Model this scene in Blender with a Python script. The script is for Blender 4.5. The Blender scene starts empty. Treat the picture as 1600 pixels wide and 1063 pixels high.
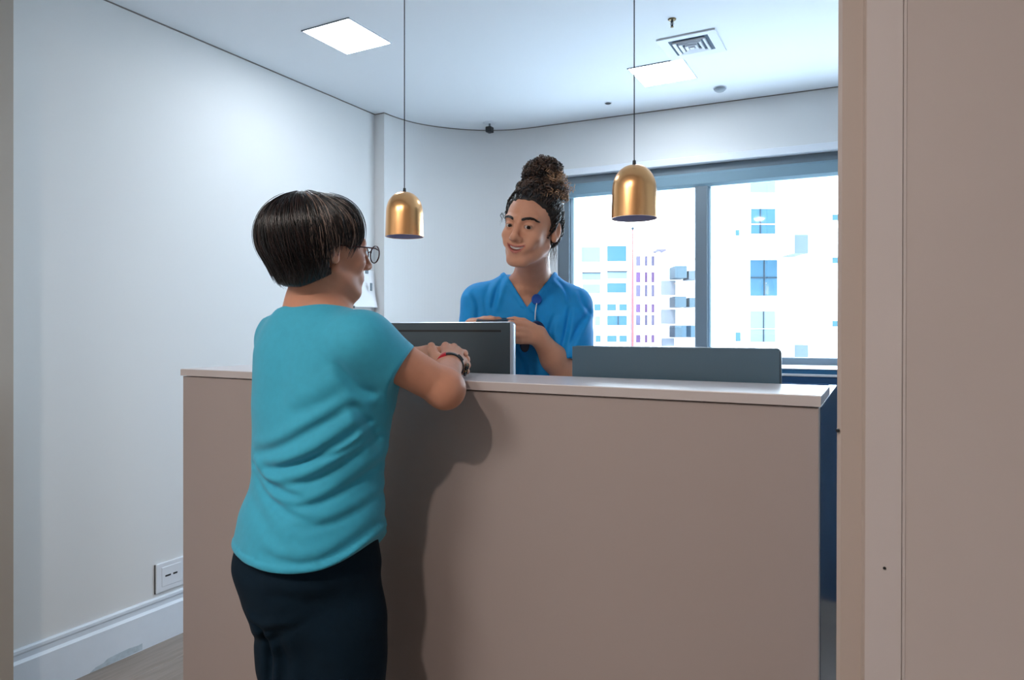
import bpy, bmesh, math, random, os
import numpy as np
from mathutils import Vector, Matrix

# ------------------------------------------------------------------ camera, world, lights, exposure
F, H, ZC = 1069.0, 1.29, 2.555            # focal length in px of a 1600 wide frame, eye height, ceiling height
YAW = math.atan(574 / 1069.0)
CY, SY = math.cos(YAW), math.sin(YAW)
sc = bpy.context.scene
C = sc.collection
cam_d = bpy.data.cameras.new('camera')
cam = bpy.data.objects.new('camera', cam_d); C.objects.link(cam)
cam.location = (0, 0, H); cam.rotation_euler = (math.pi / 2, 0, YAW)
cam_d.sensor_width = 36; cam_d.lens = 36 * F / 1600; cam_d.shift_y = -17.5 / 1600
cam_d.clip_start = 0.05; cam_d.clip_end = 400
sc.camera = cam
world = bpy.data.worlds.new('world'); sc.world = world; world.use_nodes = True
bg = world.node_tree.nodes['Background']
bg.inputs[0].default_value = (0.83, 0.91, 1.0, 1); bg.inputs[1].default_value = 6.0
sc.view_settings.view_transform = 'Standard'; sc.view_settings.look = 'None'
sc.view_settings.gamma = 1.0; sc.view_settings.use_curve_mapping = False
sc.view_settings.exposure = 1.1
PANEL_STRENGTH = 16.0
HALL_WATTS = 10.0
FILL_WATTS = 11.5

sun_d = bpy.data.lights.new('sun', 'SUN'); sun_d.energy = 2.5; sun_d.angle = .01; sun_d.color = (1, .96, .9)
sun = bpy.data.objects.new('sun', sun_d); C.objects.link(sun); sun.rotation_euler = (math.radians(48), 0, math.radians(12))

random.seed(4); np.random.seed(4)

# ------------------------------------------------------------------ helpers
def lin(c):
    return tuple((v / 255 / 12.92) if v / 255 <= .04045 else ((v / 255 + .055) / 1.055) ** 2.4 for v in c)

def cam2world(u, v, z):
    return (u * CY - v * SY, u * SY + v * CY, z)

def uvz(px, py, d):
    return np.array([(px - 800) / F * d, d, H + (514 - py) / F * d])

def W(px, py, d):
    return cam2world(*uvz(px, py, d))

def X_at(px, Y):
    return Y * math.tan(math.atan((px - 800) / F) - YAW)

def mat(name, rgb, rough=.5, metal=0.0, noise=0.0, nscale=20.0, bump=0.0, bscale=200.0, stretch=None, coat=0.0, spec=.5, attr=None, sheen=0.0, aniso=0.0):
    m = bpy.data.materials.new(name); m.use_nodes = True
    nt = m.node_tree; b = nt.nodes['Principled BSDF']
    b.inputs['Roughness'].default_value = rough; b.inputs['Metallic'].default_value = metal
    b.inputs['Coat Weight'].default_value = coat; b.inputs['Specular IOR Level'].default_value = spec
    b.inputs['Sheen Weight'].default_value = sheen
    b.inputs['Anisotropic'].default_value = aniso
    col = (*lin(rgb), 1)
    b.inputs['Base Color'].default_value = col
    tc = nt.nodes.new('ShaderNodeTexCoord'); mp = nt.nodes.new('ShaderNodeMapping')
    nt.links.new(tc.outputs['Object'], mp.inputs[0])
    if stretch: mp.inputs['Scale'].default_value = stretch
    src = None
    if attr:
        a = nt.nodes.new('ShaderNodeAttribute'); a.attribute_name = attr; src = a.outputs['Color']
        nt.links.new(src, b.inputs['Base Color'])
    if noise > 0:
        n = nt.nodes.new('ShaderNodeTexNoise'); n.inputs['Scale'].default_value = nscale; n.inputs['Detail'].default_value = 5
        nt.links.new(mp.outputs[0], n.inputs['Vector'])
        mx = nt.nodes.new('ShaderNodeMix'); mx.data_type = 'RGBA'; mx.blend_type = 'MULTIPLY'; mx.inputs[0].default_value = 1.0
        cr = nt.nodes.new('ShaderNodeMapRange'); cr.inputs[1].default_value = .3; cr.inputs[2].default_value = .7
        cr.inputs[3].default_value = 1 - noise; cr.inputs[4].default_value = 1 + noise * .4
        nt.links.new(n.outputs[0], cr.inputs[0])
        if src: nt.links.new(src, mx.inputs[6])
        else: mx.inputs[6].default_value = col
        nt.links.new(cr.outputs[0], mx.inputs[7])
        nt.links.new(mx.outputs[2], b.inputs['Base Color'])
    if bump > 0:
        n2 = nt.nodes.new('ShaderNodeTexNoise'); n2.inputs['Scale'].default_value = bscale; n2.inputs['Detail'].default_value = 3
        nt.links.new(mp.outputs[0], n2.inputs['Vector'])
        bp = nt.nodes.new('ShaderNodeBump'); bp.inputs['Strength'].default_value = bump; bp.inputs['Distance'].default_value = .002
        nt.links.new(n2.outputs[0], bp.inputs['Height']); nt.links.new(bp.outputs[0], b.inputs['Normal'])
    return m

def emit(name, rgb, strength):
    m = bpy.data.materials.new(name); m.use_nodes = True
    b = m.node_tree.nodes['Principled BSDF']
    b.inputs['Base Color'].default_value = (*lin(rgb), 1)
    b.inputs['Emission Color'].default_value = (*lin(rgb), 1); b.inputs['Emission Strength'].default_value = strength
    return m

def glass(name, tint, fac=.12):
    m = bpy.data.materials.new(name); m.use_nodes = True
    nt = m.node_tree; nt.nodes.remove(nt.nodes['Principled BSDF'])
    o = nt.nodes['Material Output']; t = nt.nodes.new('ShaderNodeBsdfTransparent'); t.inputs[0].default_value = (*lin(tint), 1)
    g = nt.nodes.new('ShaderNodeBsdfGlossy'); g.inputs[1].default_value = .02
    mx = nt.nodes.new('ShaderNodeMixShader'); mx.inputs[0].default_value = fac * .5
    nt.links.new(t.outputs[0], mx.inputs[1]); nt.links.new(g.outputs[0], mx.inputs[2]); nt.links.new(mx.outputs[0], o.inputs[0])
    return m

def link(name, me, m=None, parent=None, smooth=False):
    o = bpy.data.objects.new(name, me); C.objects.link(o)
    if m is not None and not me.materials: me.materials.append(m)
    if parent is not None: o.parent = parent
    if smooth: me.shade_smooth()
    return o

def mesh(name, verts, faces):
    me = bpy.data.meshes.new(name); me.from_pydata([tuple(v) for v in verts], [], faces); me.update(); return me

def tag(o, label=None, cat=None, group=None, kind=None):
    if label: o['label'] = label
    if cat: o['category'] = cat
    if group: o['group'] = group
    if kind: o['kind'] = kind
    return o

def empty(name, loc, rz=0, label=None, cat=None, group=None):
    o = bpy.data.objects.new(name, None); C.objects.link(o); o.location = loc; o.rotation_euler = (0, 0, rz)
    o.empty_display_size = .05
    return tag(o, label, cat, group)

def box(name, lo, hi, m, parent=None, bevel=0.0, seg=2, rot=None):
    """axis aligned box between two corners, optionally bevelled; rot = (matrix) applied about its centre"""
    bm = bmesh.new()
    bmesh.ops.create_cube(bm, size=1)
    ce = [(a + b) / 2 for a, b in zip(lo, hi)]; sz = [abs(b - a) for a, b in zip(lo, hi)]
    for v in bm.verts:
        v.co = Vector((v.co.x * sz[0], v.co.y * sz[1], v.co.z * sz[2]))
    if bevel > 0:
        bmesh.ops.bevel(bm, geom=list(bm.edges), offset=min(bevel, min(sz) * .45), segments=seg, affect='EDGES', profile=.5)
    if rot is not None: bmesh.ops.transform(bm, matrix=rot, verts=bm.verts)
    for v in bm.verts: v.co += Vector(ce)
    me = bpy.data.meshes.new(name); bm.to_mesh(me); bm.free()
    return link(name, me, m, parent)

def prism(name, poly, axis_pts, m, parent=None, closed=True):
    """sweep of a 2-D polygon: poly = [(a,b)], axis_pts = function(i,a,b)->xyz for the two ends"""
    n = len(poly); vs = [axis_pts(0, a, b) for a, b in poly] + [axis_pts(1, a, b) for a, b in poly]
    fs = [(i, (i + 1) % n, n + (i + 1) % n, n + i) for i in range(n)] + [tuple(range(n - 1, -1, -1)), tuple(range(n, 2 * n))]
    me = mesh(name, vs, fs)
    bm = bmesh.new(); bm.from_mesh(me); bmesh.ops.recalc_face_normals(bm, faces=bm.faces); bm.to_mesh(me); bm.free()
    return link(name, me, m, parent)

def lathe(name, prof, m, parent=None, loc=(0, 0, 0), seg=48, smooth=True):
    vs, fs = [], []
    for r, z in prof:
        for k in range(seg):
            a = 2 * math.pi * k / seg
            vs.append((loc[0] + r * math.cos(a), loc[1] + r * math.sin(a), loc[2] + z))
    for i in range(len(prof) - 1):
        for k in range(seg):
            k2 = (k + 1) % seg
            fs.append((i * seg + k, i * seg + k2, (i + 1) * seg + k2, (i + 1) * seg + k))
    me = mesh(name, vs, fs)
    bm = bmesh.new(); bm.from_mesh(me); bmesh.ops.remove_doubles(bm, verts=bm.verts, dist=1e-6)
    bmesh.ops.recalc_face_normals(bm, faces=bm.faces); bm.to_mesh(me); bm.free()
    o = link(name, me, m, parent)
    if smooth:
        me.shade_smooth(); me.set_sharp_from_angle(angle=math.radians(40))
    return o

def tubes_mesh(name, lines, radii, sides=5, cols=None, flat=1.0):
    """one mesh of swept tubes. lines: list of (n,3) arrays; radii: list of (n,) arrays"""
    VS, FS, CS = [], [], []; base = 0
    for li, (L, R) in enumerate(zip(lines, radii)):
        L = np.asarray(L, float); n = len(L)
        T = np.gradient(L, axis=0); T /= np.linalg.norm(T, axis=1)[:, None] + 1e-12
        ref = np.array([.3, .2, .93]) if abs(T[0, 2]) < .9 else np.array([.9, .3, .1])
        A = np.cross(T, ref); A /= np.linalg.norm(A, axis=1)[:, None] + 1e-12
        B = np.cross(T, A)
        for k in range(sides):
            an = 2 * math.pi * k / sides
            VS.append(L + (A * math.cos(an) + B * math.sin(an) * flat) * np.asarray(R)[:, None])
        i = np.arange(n - 1)
        for k in range(sides):
            k2 = (k + 1) % sides
            FS.append(np.stack([base + k * n + i, base + k2 * n + i, base + k2 * n + i + 1, base + k * n + i + 1], 1))
        if cols is not None: CS.append(np.tile(np.asarray(cols[li], float), (n * sides, 1)))
        base += n * sides
    V = np.concatenate(VS); Q = np.concatenate(FS)
    me = bpy.data.meshes.new(name); fill_quads(me, V, Q)
    if cols is not None: set_col(me, np.concatenate(CS))
    return me

def fill_quads(me, V, Q):
    nv, nq = len(V), len(Q)
    me.vertices.add(nv); me.vertices.foreach_set('co', np.asarray(V, np.float32).ravel())
    me.loops.add(nq * 4); me.polygons.add(nq)
    me.loops.foreach_set('vertex_index', np.asarray(Q, np.int32).ravel())
    me.polygons.foreach_set('loop_start', np.arange(0, nq * 4, 4, dtype=np.int32))
    me.update(calc_edges=True); me.validate()

def set_col(me, cols):
    a = me.color_attributes.new('tint', 'FLOAT_COLOR', 'POINT')
    c4 = np.ones((len(cols), 4), np.float32); c4[:, :3] = cols
    a.data.foreach_set('color', c4.ravel())

# ------------------------------------------------------------------ materials
M = dict(
    wall=mat('wall_paint', (221, 222, 222), .75, bump=.04, bscale=300),
    ceil=mat('ceiling_paint', (234, 239, 244), .8),
    gap=mat('painted_gap_shade', (125, 120, 116), .9),
    white=mat('white_gloss', (226, 231, 238), .35, noise=.03, nscale=6),
    base=mat('white_baseboard_paint', (222, 231, 241), .4, noise=.04, nscale=9),
    taupe=mat('taupe_laminate', (166, 152, 147), .42, bump=.02, bscale=400),
    taupe2=mat('taupe_frame_paint', (192, 182, 180), .5, noise=.04, nscale=3),
    taupe3=mat('taupe_wall_panel', (184, 172, 168), .55, noise=.05, nscale=2.2),
    hall=mat('hall_paint', (196, 186, 176), .8),
    shelf=mat('shelf_laminate', (203, 196, 198), .3),
    side=mat('dark_side_laminate', (56, 64, 74), .2),
    frame=mat('window_frame_paint', (104, 118, 129), .4),
    blind=mat('roller_blind_fabric', (118, 146, 160), .7, bump=.1, bscale=500),
    dark=mat('dark_plastic', (36, 42, 47), .35),
    screen=mat('dark_casing', (60, 74, 82), .32, noise=.05, nscale=4),
    black=mat('black_plastic', (14, 16, 20), .4),
    alu=mat('brushed_aluminium', (196, 202, 212), .35, metal=.6),
    brass=mat('brushed_brass', (244, 186, 128), .27, metal=1.0, noise=.05, nscale=40, stretch=(1, 1, .05), aniso=.5),
    brass_in=mat('pale_shade_lining', (176, 178, 214), .5),
    cord=mat('black_cord', (30, 32, 38), .6),
    brown=mat('old_brass', (110, 92, 60), .4, metal=.7),
    navy=mat('navy_trouser_cloth', (8, 28, 42), .9, noise=.1, nscale=30, bump=.15, bscale=600, spec=.15),
    teal=mat('teal_jersey', (50, 160, 190), .8, noise=.05, nscale=60, bump=.12, bscale=900, sheen=.1),
    scrub=mat('blue_scrub_cloth', (0, 150, 226), .7, noise=.05, nscale=40, bump=.12, bscale=900),
    skin=mat('skin', (190, 130, 105), .48, noise=.06, nscale=35, bump=.06, bscale=500, attr='tint', spec=.4),
    hair=mat('hair', (20, 18, 18), .34, attr='tint', spec=.5),
    blue=mat('blue_plastic', (22, 80, 170), .35),
    bluedark=mat('dark_blue_plastic', (12, 38, 84), .3),
    red=mat('red_silicone', (206, 44, 62), .5),
    paper=mat('white_paper', (240, 242, 245), .8),
    cabblue=mat('blue_cabinet_laminate', (44, 112, 158), .4),
    cabdark=mat('deep_blue_cabinet_laminate', (26, 76, 120), .4),
    shoe=mat('dark_shoe_leather', (28, 28, 32), .45),
)
for mm in ('skin',):
    b = M[mm].node_tree.nodes['Principled BSDF']
    b.inputs['Subsurface Weight'].default_value = .12; b.inputs['Subsurface Radius'].default_value = (.012, .005, .003)
    b.inputs['Subsurface Scale'].default_value = .6

# ------------------------------------------------------------------ the setting
XL = -2.62                                                   # left wall
# floor: dark bed plus separate planks
fl = box('floor', (XL, -2.2, -.06), (1.6, 4.2, -.008), mat('floor_bed', (70, 62, 58), .9)); tag(fl, kind='structure')
pm = [mat('grey_oak_plank_%s' % n, c, .45, noise=.22, nscale=5, stretch=(9, 1, 1), bump=.1, bscale=60) for n, c in
      (('a', (150, 138, 128)), ('b', (140, 129, 121)), ('c', (158, 146, 137)))]
pmesh = {}
for m_i, m_ in enumerate(pm):
    t = box('plank', (-.0955, -.598, -.008), (.0955, .598, 0), m_, None, .002, 1); pmesh[m_i] = t.data; bpy.data.objects.remove(t)
x = XL + .097; col = 0
while x < 1.5:
    y = .1 - (col % 3) * .4
    while y < 3.6:
        o = bpy.data.objects.new('plank', pmesh[random.randrange(3)]); C.objects.link(o); o.parent = fl
        o.location = (x, y + .6, 0); y += 1.2
    x += .1925; col += 1

# back wall footprint (curved corner) as an outline walked from the left wall round to the right
foot = [(-2.55, 3.17), (-2.545, 3.26), (-2.52, 3.38), (-2.47, 3.49), (-2.39, 3.60), (-2.30, 3.69), (-2.19, 3.765), (-2.06, 3.82), (-1.9, 3.845)]
def back_y(x): return 3.86 + (x + 1.63) * .062
WX0, WX1, WZ0, WZ1 = -1.755, .62, 1.093, 2.25
def smooth_path(p, n=6):
    out = []
    for i in range(len(p) - 1):
        p0 = p[max(i - 1, 0)]; p1 = p[i]; p2 = p[i + 1]; p3 = p[min(i + 2, len(p) - 1)]
        for k in range(n):
            t = k / n
            out.append(tuple(.5 * (2 * b + (c - a) * t + (2 * a - 5 * b + 4 * c - d) * t * t + (-a + 3 * b - 3 * c + d) * t ** 3) for a, b, c, d in zip(p0, p1, p2, p3)))
    out.append(p[-1]); return out
curve = smooth_path(foot)
curve += [(-1.8, back_y(-1.8))]
# left wall
wl = box('wall_left', (XL - .1, -2.2, 0), (XL, 3.17, ZC), M['wall']); tag(wl, kind='structure')
# column face + curved wall + back wall pieces round the window, one mesh
vs, fs = [], []
def quadstrip(path, z0, z1):
    b = len(vs)
    for (x, y) in path: vs.append((x, y, z0)); vs.append((x, y, z1))
    for i in range(len(path) - 1): fs.append((b + 2 * i, b + 2 * i + 1, b + 2 * i + 3, b + 2 * i + 2))
quadstrip([(XL - .1, 3.17), (-2.55, 3.17)], 0, ZC)
quadstrip(curve, 0, ZC)
quadstrip([(-1.8, back_y(-1.8)), (WX0, back_y(WX0))], 0, ZC)
quadstrip([(WX0, back_y(WX0)), (WX1, back_y(WX1))], 0, WZ0)
quadstrip([(WX0, back_y(WX0)), (WX1, back_y(WX1))], WZ1, ZC)
quadstrip([(WX1, back_y(WX1)), (1.6, back_y(1.6))], 0, ZC)
me = mesh('wall_back', vs, fs)
bm = bmesh.new(); bm.from_mesh(me); bmesh.ops.remove_doubles(bm, verts=bm.verts, dist=1e-5)
bm.to_mesh(me); bm.free()
wb = link('wall_back', me, M['wall'])
sm_ = wb.modifiers.new('thick', 'SOLIDIFY'); sm_.thickness = .12; sm_.offset = 1.0
tag(wb, kind='structure')
wr = box('wall_right', (1.6, -2.2, 0), (1.7, 4.2, ZC), M['wall']); tag(wr, kind='structure')
wbk = box('wall_behind', (XL, -2.3, 0), (1.6, -2.2, ZC), M['hall']); tag(wbk, kind='structure')
ce = box('ceiling', (XL - .1, -2.3, ZC), (1.7, 4.25, ZC + .1), M['ceil']); tag(ce, kind='structure')
# thin dark strip painting the shade of a gap where walls meet the ceiling
path = [(XL, 1.0), (XL, 3.17), (-2.55, 3.17)] + curve[1:] + [(1.6, back_y(1.6))]
vs2, fs2 = [], []
for i, (x, y) in enumerate(path):
    a = path[max(i - 1, 0)]; b = path[min(i + 1, len(path) - 1)]
    tx, ty = b[0] - a[0], b[1] - a[1]; L = math.hypot(tx, ty); nx, ny = ty / L, -tx / L
    for q, zz in ((0, ZC - .005), (.003, ZC - .005), (.003, ZC), (0, ZC)): vs2.append((x + nx * q, y + ny * q, zz))
for i in range(len(path) - 1):
    for k in range(4): fs2.append((4 * i + k, 4 * i + (k + 1) % 4, 4 * i + 4 + (k + 1) % 4, 4 * i + 4 + k))
tg = link('trim_gap_shade', mesh('trim_gap_shade', vs2, fs2), M['gap']); tag(tg, kind='structure')

# moulded baseboard on the left wall
prof = [(0, .186), (.007, .186), (.012, .181), (.012, .171), (.006, .163), (.006, .146), (.013, .140), (.017, .137), (.017, 0), (0, 0)]
bb = prism('baseboard_left', prof, lambda e, a, b: (XL + a, (1.0, 3.17)[e], b), M['base']); tag(bb, kind='structure')
# scuffed paint patch along the foot of the baseboard
sp_pts = [W(166, 1034, 2.62)]
scv = [(1.508, .0), (1.53, .012), (1.56, .016), (1.575, .025), (1.61, .028), (1.66, .030), (1.70, .026), (1.715, .028), (1.715, .003), (1.6, .001)]
scuff = prism('scuff_patch', [(y, z + .001) for y, z in scv], lambda e, a, b: (XL + .017 + .0006 * e, a, b), mat('scuffed_paint', (186, 200, 210), .7, noise=.15, nscale=60), bb)

# wide opening the photograph looks through: left jamb wall, right jamb wall, head
YO = 1.15
XJL, XJR = X_at(21, YO), X_at(1306, YO)
wfl = box('wall_front_left', (XL, YO - .14, 0), (XJL, YO, ZC), mat('grey_jamb_paint', (160, 154, 146), .6)); tag(wfl, kind='structure')
xs = [X_at(p, YO) for p in (1350, 1408, 1414)]
lean = .0045
def leaning(name, poly, m, parent=None):   # vertical strip with the slight lean the frame shows
    return prism(name, poly, lambda e, a, b: (a + (lean if e else -lean * 0.6), b, 2.43 if e else 0), m, parent)
t2 = leaning('trim_2', [(XJR, YO + .02), (XJR - .0, YO + .16), (xs[0] + .02, YO + .16), (xs[0] + .02, YO + .0), (xs[0], YO + .0), (xs[0] - .004, YO + .012), (XJR + .006, YO + .012)], mat('taupe_lining_shade', (176, 161, 152), .5)); tag(t2, kind='structure')  # browner tone paints in the darker shade of this jamb strip
t3 = leaning('trim_3', [(xs[0] + .0015, YO - .004), (xs[0] + .0015, YO + .1), (xs[1] + .0, YO + .1), (xs[1], YO - .004)], M['taupe2']); tag(t3, kind='structure')
t4 = leaning('trim_4', [(xs[1] + .0002, YO - .002), (xs[1] + .0002, YO + .1), (xs[2], YO + .1), (xs[2], YO - .002)], M['taupe2']); tag(t4, kind='structure')
wfr = leaning('wall_front_right', [(xs[2] + .0001, YO - .0012), (xs[2] + .0001, YO + .13), (1.61, YO + .13), (1.61, YO - .0012)], M['taupe3']); tag(wfr, kind='structure')
hd = box('wall_front_head', (XL, YO - .14, 2.43), (1.6, YO, ZC), M['taupe3']); tag(hd, kind='structure')
def screw(px, py, parent, Y, r=.0022):
    X = X_at(px, Y); d = -X * SY + Y * CY
    z = H + (514 - py) / F * d
    vs_ = [(X + r * math.cos(k * math.pi / 4), Y - .0012, z + r * math.sin(k * math.pi / 4)) for k in range(8)] + [(X + r * math.cos(k * math.pi / 4), Y + .001, z + r * math.sin(k * math.pi / 4)) for k in range(8)]
    link('screw', mesh('screw', vs_, [tuple(range(8))] + [(k, (k + 1) % 8, 8 + (k + 1) % 8, 8 + k) for k in range(8)]), M['black'], parent)
screw(1382, 888, t3, YO - .004)
screw(1309, 673, t2, YO + .0135, .003)

# ------------------------------------------------------------------ window
ang = math.atan(.062)
win = empty('window_1', ((WX0 + WX1) / 2, back_y((WX0 + WX1) / 2), WZ0), ang); tag(win, kind='structure')
wlen = (WX1 - WX0) / math.cos(ang); hw = wlen / 2; hh = WZ1 - WZ0
def wbox(name, x0, x1, y0, y1, z0, z1, m, bev=.003): return box(name, (x0, y0, z0), (x1, y1, z1), m, win, bev, 1)
def lx(px):   # photograph column -> distance along the window
    Y = back_y(-1)
    for _ in range(6):
        X = X_at(px, Y); Y = back_y(X)
    return (X - (WX0 + WX1) / 2) / math.cos(ang)
wbox('head_reveal', -hw, hw, -.03, .12, hh - .028, hh + .012, M['white'])
wbox('jamb', -hw, -hw + .075, .02, .10, 0, hh - .028, M['frame'])
wbox('jamb', hw - .07, hw, .02, .10, 0, hh - .028, M['frame'])
wbox('head_rail', -hw, hw, .015, .10, hh - .075, hh - .028, M['frame'])
wbox('blind_roll', -hw + .02, hw - .02, .0, .05, hh - .155, hh - .072, M['blind'], .015)
wbox('sill_rail', -hw, hw, .02, .10, 0, .042, M['frame'])
x0, x1 = lx(1085), lx(1105)
wbox('mullion', x0, x1, .012, .09, .042, hh - .075, M['frame'])
gm = glass('window_glass', (240, 247, 250))
wbox('pane', -hw + .075, x0, .055, .061, .042, hh - .075, gm, 0)
wbox('pane', x1, hw - .07, .045, .051, .042, hh - .075, gm, 0)
wbox('sash_stile', -hw + .075, -hw + .098, .04, .07, .042, hh - .075, mat('pale_sash', (176, 204, 220), .4))
wbox('sash_stile', x1, x1 + .016, .03, .06, .042, hh - .075, mat('pale_sash_2', (150, 178, 196), .4))
wbox('sill_board', -hw - .02, hw + .02, -.045, .02, -.016, -.002, M['white'])
portal = bpy.data.lights.new('window_portal', 'AREA'); portal.shape = 'RECTANGLE'; portal.size = wlen; portal.size_y = hh
portal.cycles.is_portal = True
po = bpy.data.objects.new('window_portal', portal); C.objects.link(po)
po.location = ((WX0 + WX1) / 2, back_y((WX0 + WX1) / 2) + .13, (WZ0 + WZ1) / 2)
po.rotation_euler = (-math.pi / 2, 0, ang)

# low cabinet under the window
def cabinet():
    c = empty('low_cabinet', (-.15, back_y(-.15) - .225, 0), ang, 'blue low cabinet with white shelf edges below the window behind the counter', 'cabinet')
    w, dp = .62, .17
    box('body', (-w, -dp, 0), (w, dp, 1.0615), M['cabdark'], c, .003, 1)
    box('divider', (-w, -dp - .004, 1.0615), (w, dp, 1.074), M['white'], c, .002, 1)
    box('upper_body', (-w, -dp, 1.074), (w, dp, 1.0955), M['cabblue'], c, .002, 1)
    box('top_board', (-w - .004, -dp - .003, 1.0955), (w + .004, dp, 1.0995), M['white'], c, .001, 1)
    for k in (-1, 1):
        box('door', (k * w / 2 - w / 2 + .01, -dp - .014, .05), (k * w / 2 + w / 2 - .01, -dp - .001, 1.03), M['cabdark'], c, .003, 1)
    return c
cabinet()

# ------------------------------------------------------------------ reception counter
YC, ZT = 1.455, 1.16
XC0, XC1 = -2.007, -.100
ct = empty('reception_counter', ((XC0 + XC1) / 2, YC + .2, 0), 0, 'taupe laminate reception counter with a pale raised shelf, between the two women', 'counter')
ct['label'] = 'taupe laminate reception counter with a pale raised ledge that the woman leans on'
ox, oy = ct.location.x, ct.location.y
def cbox(name, x0, x1, y0, y1, z0, z1, m, bev=.002): return box(name, (x0 - ox, y0 - oy, z0), (x1 - ox, y1 - oy, z1), m, ct, bev, 2)
cbox('front_panel', XC0 + .002, XC1 - .004, YC + .006, YC + .031, .0, ZT - .0245, M['taupe'])
cbox('ledge', XC0, XC1, YC, YC + .27, ZT - .022, ZT, M['shelf'], .002)
cbox('ledge_front_edge', XC0, XC1, YC - .0015, YC, ZT - .022, ZT - .002, M['taupe2'], 0)
cbox('side_panel', XC1 - .024, XC1 - .003, YC + .032, YC + .62, 0, ZT - .0245, M['side'])
cbox('side_panel', XC0 + .003, XC0 + .024, YC + .032, YC + .42, 0, ZT - .0245, M['taupe'])
cbox('ledge_back_panel', XC0 + .025, XC1 - .025, YC + .245, YC + .265, .76, ZT - .0245, M['taupe'])
cbox('worktop', XC0 + .025, XC1 - .025, YC + .032, YC + .42, .72, .745, M['shelf'])

# ------------------------------------------------------------------ monitors on the worktop
def monitor(name, x0, x1, zt, yb, hgt, m_back, m_rim, label, rim, slot, tilt=0):
    w = x1 - x0
    e = empty(name, ((x0 + x1) / 2, yb + .02, .7455), 0, label, 'monitor')
    zb = zt - hgt - .7455; ztl = zt - .7455
    o = box('casing', (-w / 2, -.02, zb), (w / 2, .012, ztl), m_rim, e, .012, 4)
    box('back_cover', (-w / 2 + rim, -.0225, zb + rim), (w / 2 - rim, -.0195, ztl - rim * .45), m_back, e, .001, 1)
    box('screen', (-w / 2 + .008, .0115, zb + .01), (w / 2 - .008, .0135, ztl - .008), M['black'], e, 0)
    if slot: box('vent_slot', (-w / 2 + .05, -.0235, ztl - .031), (w / 2 - .035, -.0221, ztl - .025), M['black'], e, 0)
    box('stand_neck', (-.03, -.045, .01), (.03, -.022, zb + hgt * .45), M['alu'], e, .003, 1)
    box('stand_base', (-.11, -.08, 0), (.11, .075, .010), M['alu'], e, .003, 1)
    return e
YM = 1.772
monitor('desktop_monitor', X_at(800, YM) - .56, X_at(800, YM) - .0, H + 11 / F * 2.09, YM, .38, M['screen'], M['alu'],
        'dark backed monitor with a silver rim in front of the blue scrubs, beside clasped hands', .006, True)
YM2 = 1.79
monitor('desktop_monitor', X_at(893, YM2), X_at(1220, YM2), 1.242, YM2, .32, mat('slate_casing', (80, 106, 122), .3), M['screen'],
        'slate grey monitor back below the window at the right end of counter', .003, False)

# ------------------------------------------------------------------ pendant lamps
def pendant(px, label):
    YP = 1.75; X = X_at(px, YP); R = .0605; hgt = .142; zb = 1.582
    e = empty('pendant_lamp', (X, YP, zb), 0, label, 'pendant lamp', 'brass pendant lamps over the counter')
    pr = [(R, 0), (R * .985, .03), (R * .965, .07)]
    for k in range(1, 13):
        a = k / 12 * math.pi / 2
        pr.append((R * .96 * math.cos(a) ** .85 if k < 12 else .006, .075 + (hgt - .075) * math.sin(a)))
    lathe('shade', pr, M['brass'], e, seg=64)
    lathe('lining', [(R - .0012, .0005)] + [(max(r - .0025, .002), z - .002) for r, z in pr[1:]], M['brass_in'], e, seg=48)
    lathe('rim', [(R + .0003, 0), (R + .0003, .0018), (R - .0015, .0018), (R - .0015, 0), (R + .0003, 0)], M['brass'], e, seg=64)
    lathe('cap', [(.001, hgt + .012), (.0042, hgt + .012), (.0055, hgt - .002)], M['black'], e, seg=16)
    lathe('cord', [(.0016, hgt + .010), (.0016, ZC - zb - .01)], M['cord'], e, seg=8)
    lathe('canopy', [(.001, ZC - zb - .022), (.038, ZC - zb - .022), (.04, ZC - zb - .018), (.04, ZC - zb)], M['black'], e, seg=32)
    lathe('bulb', [(.001, .052), (.014, .056), (.021, .068), (.021, .078), (.012, .10), (.010, .128)], mat('frosted_bulb', (230, 230, 235), .4), e, seg=20)
    return e
pendant(632, 'brass dome pendant lamp hanging above the dark monitor, nearer the grey-haired woman'.replace('grey-haired', 'teal-shirted'))
pendant(991, 'brass dome pendant lamp hanging in front of the window')

# ------------------------------------------------------------------ ceiling fittings
lm = emit('led_diffuser', (238, 247, 255), PANEL_STRENGTH)
def panel_light(cx, cy, sx, sy, label):
    e = empty('ceiling_light', (cx, cy, ZC), 0, label, 'ceiling light', 'square led panels in the ceiling')
    t = .006
    for nm, a, b in (('frame', (-sx / 2 - t, -sy / 2 - t), (sx / 2 + t, -sy / 2)), ('frame', (-sx / 2 - t, sy / 2), (sx / 2 + t, sy / 2 + t)),
                     ('frame', (-sx / 2 - t, -sy / 2), (-sx / 2, sy / 2)), ('frame', (sx / 2, -sy / 2), (sx / 2 + t, sy / 2))):
        box(nm, (*a, -.004), (*b, -.0002), M['frame'] if nm == 'frame' and a[1] < 0 and b[1] < 0 and a[0] < 0 and b[0] > 0 else M['white'], e)
    box('diffuser', (-sx / 2, -sy / 2, -.003), (sx / 2, sy / 2, -.0005), lm, e)
panel_light(-2.028, 2.273, .25, .272, 'square lit ceiling panel near the left wall')
panel_light(-.943, 3.332, .262, .27, 'square lit ceiling panel next to the air vent')

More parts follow.
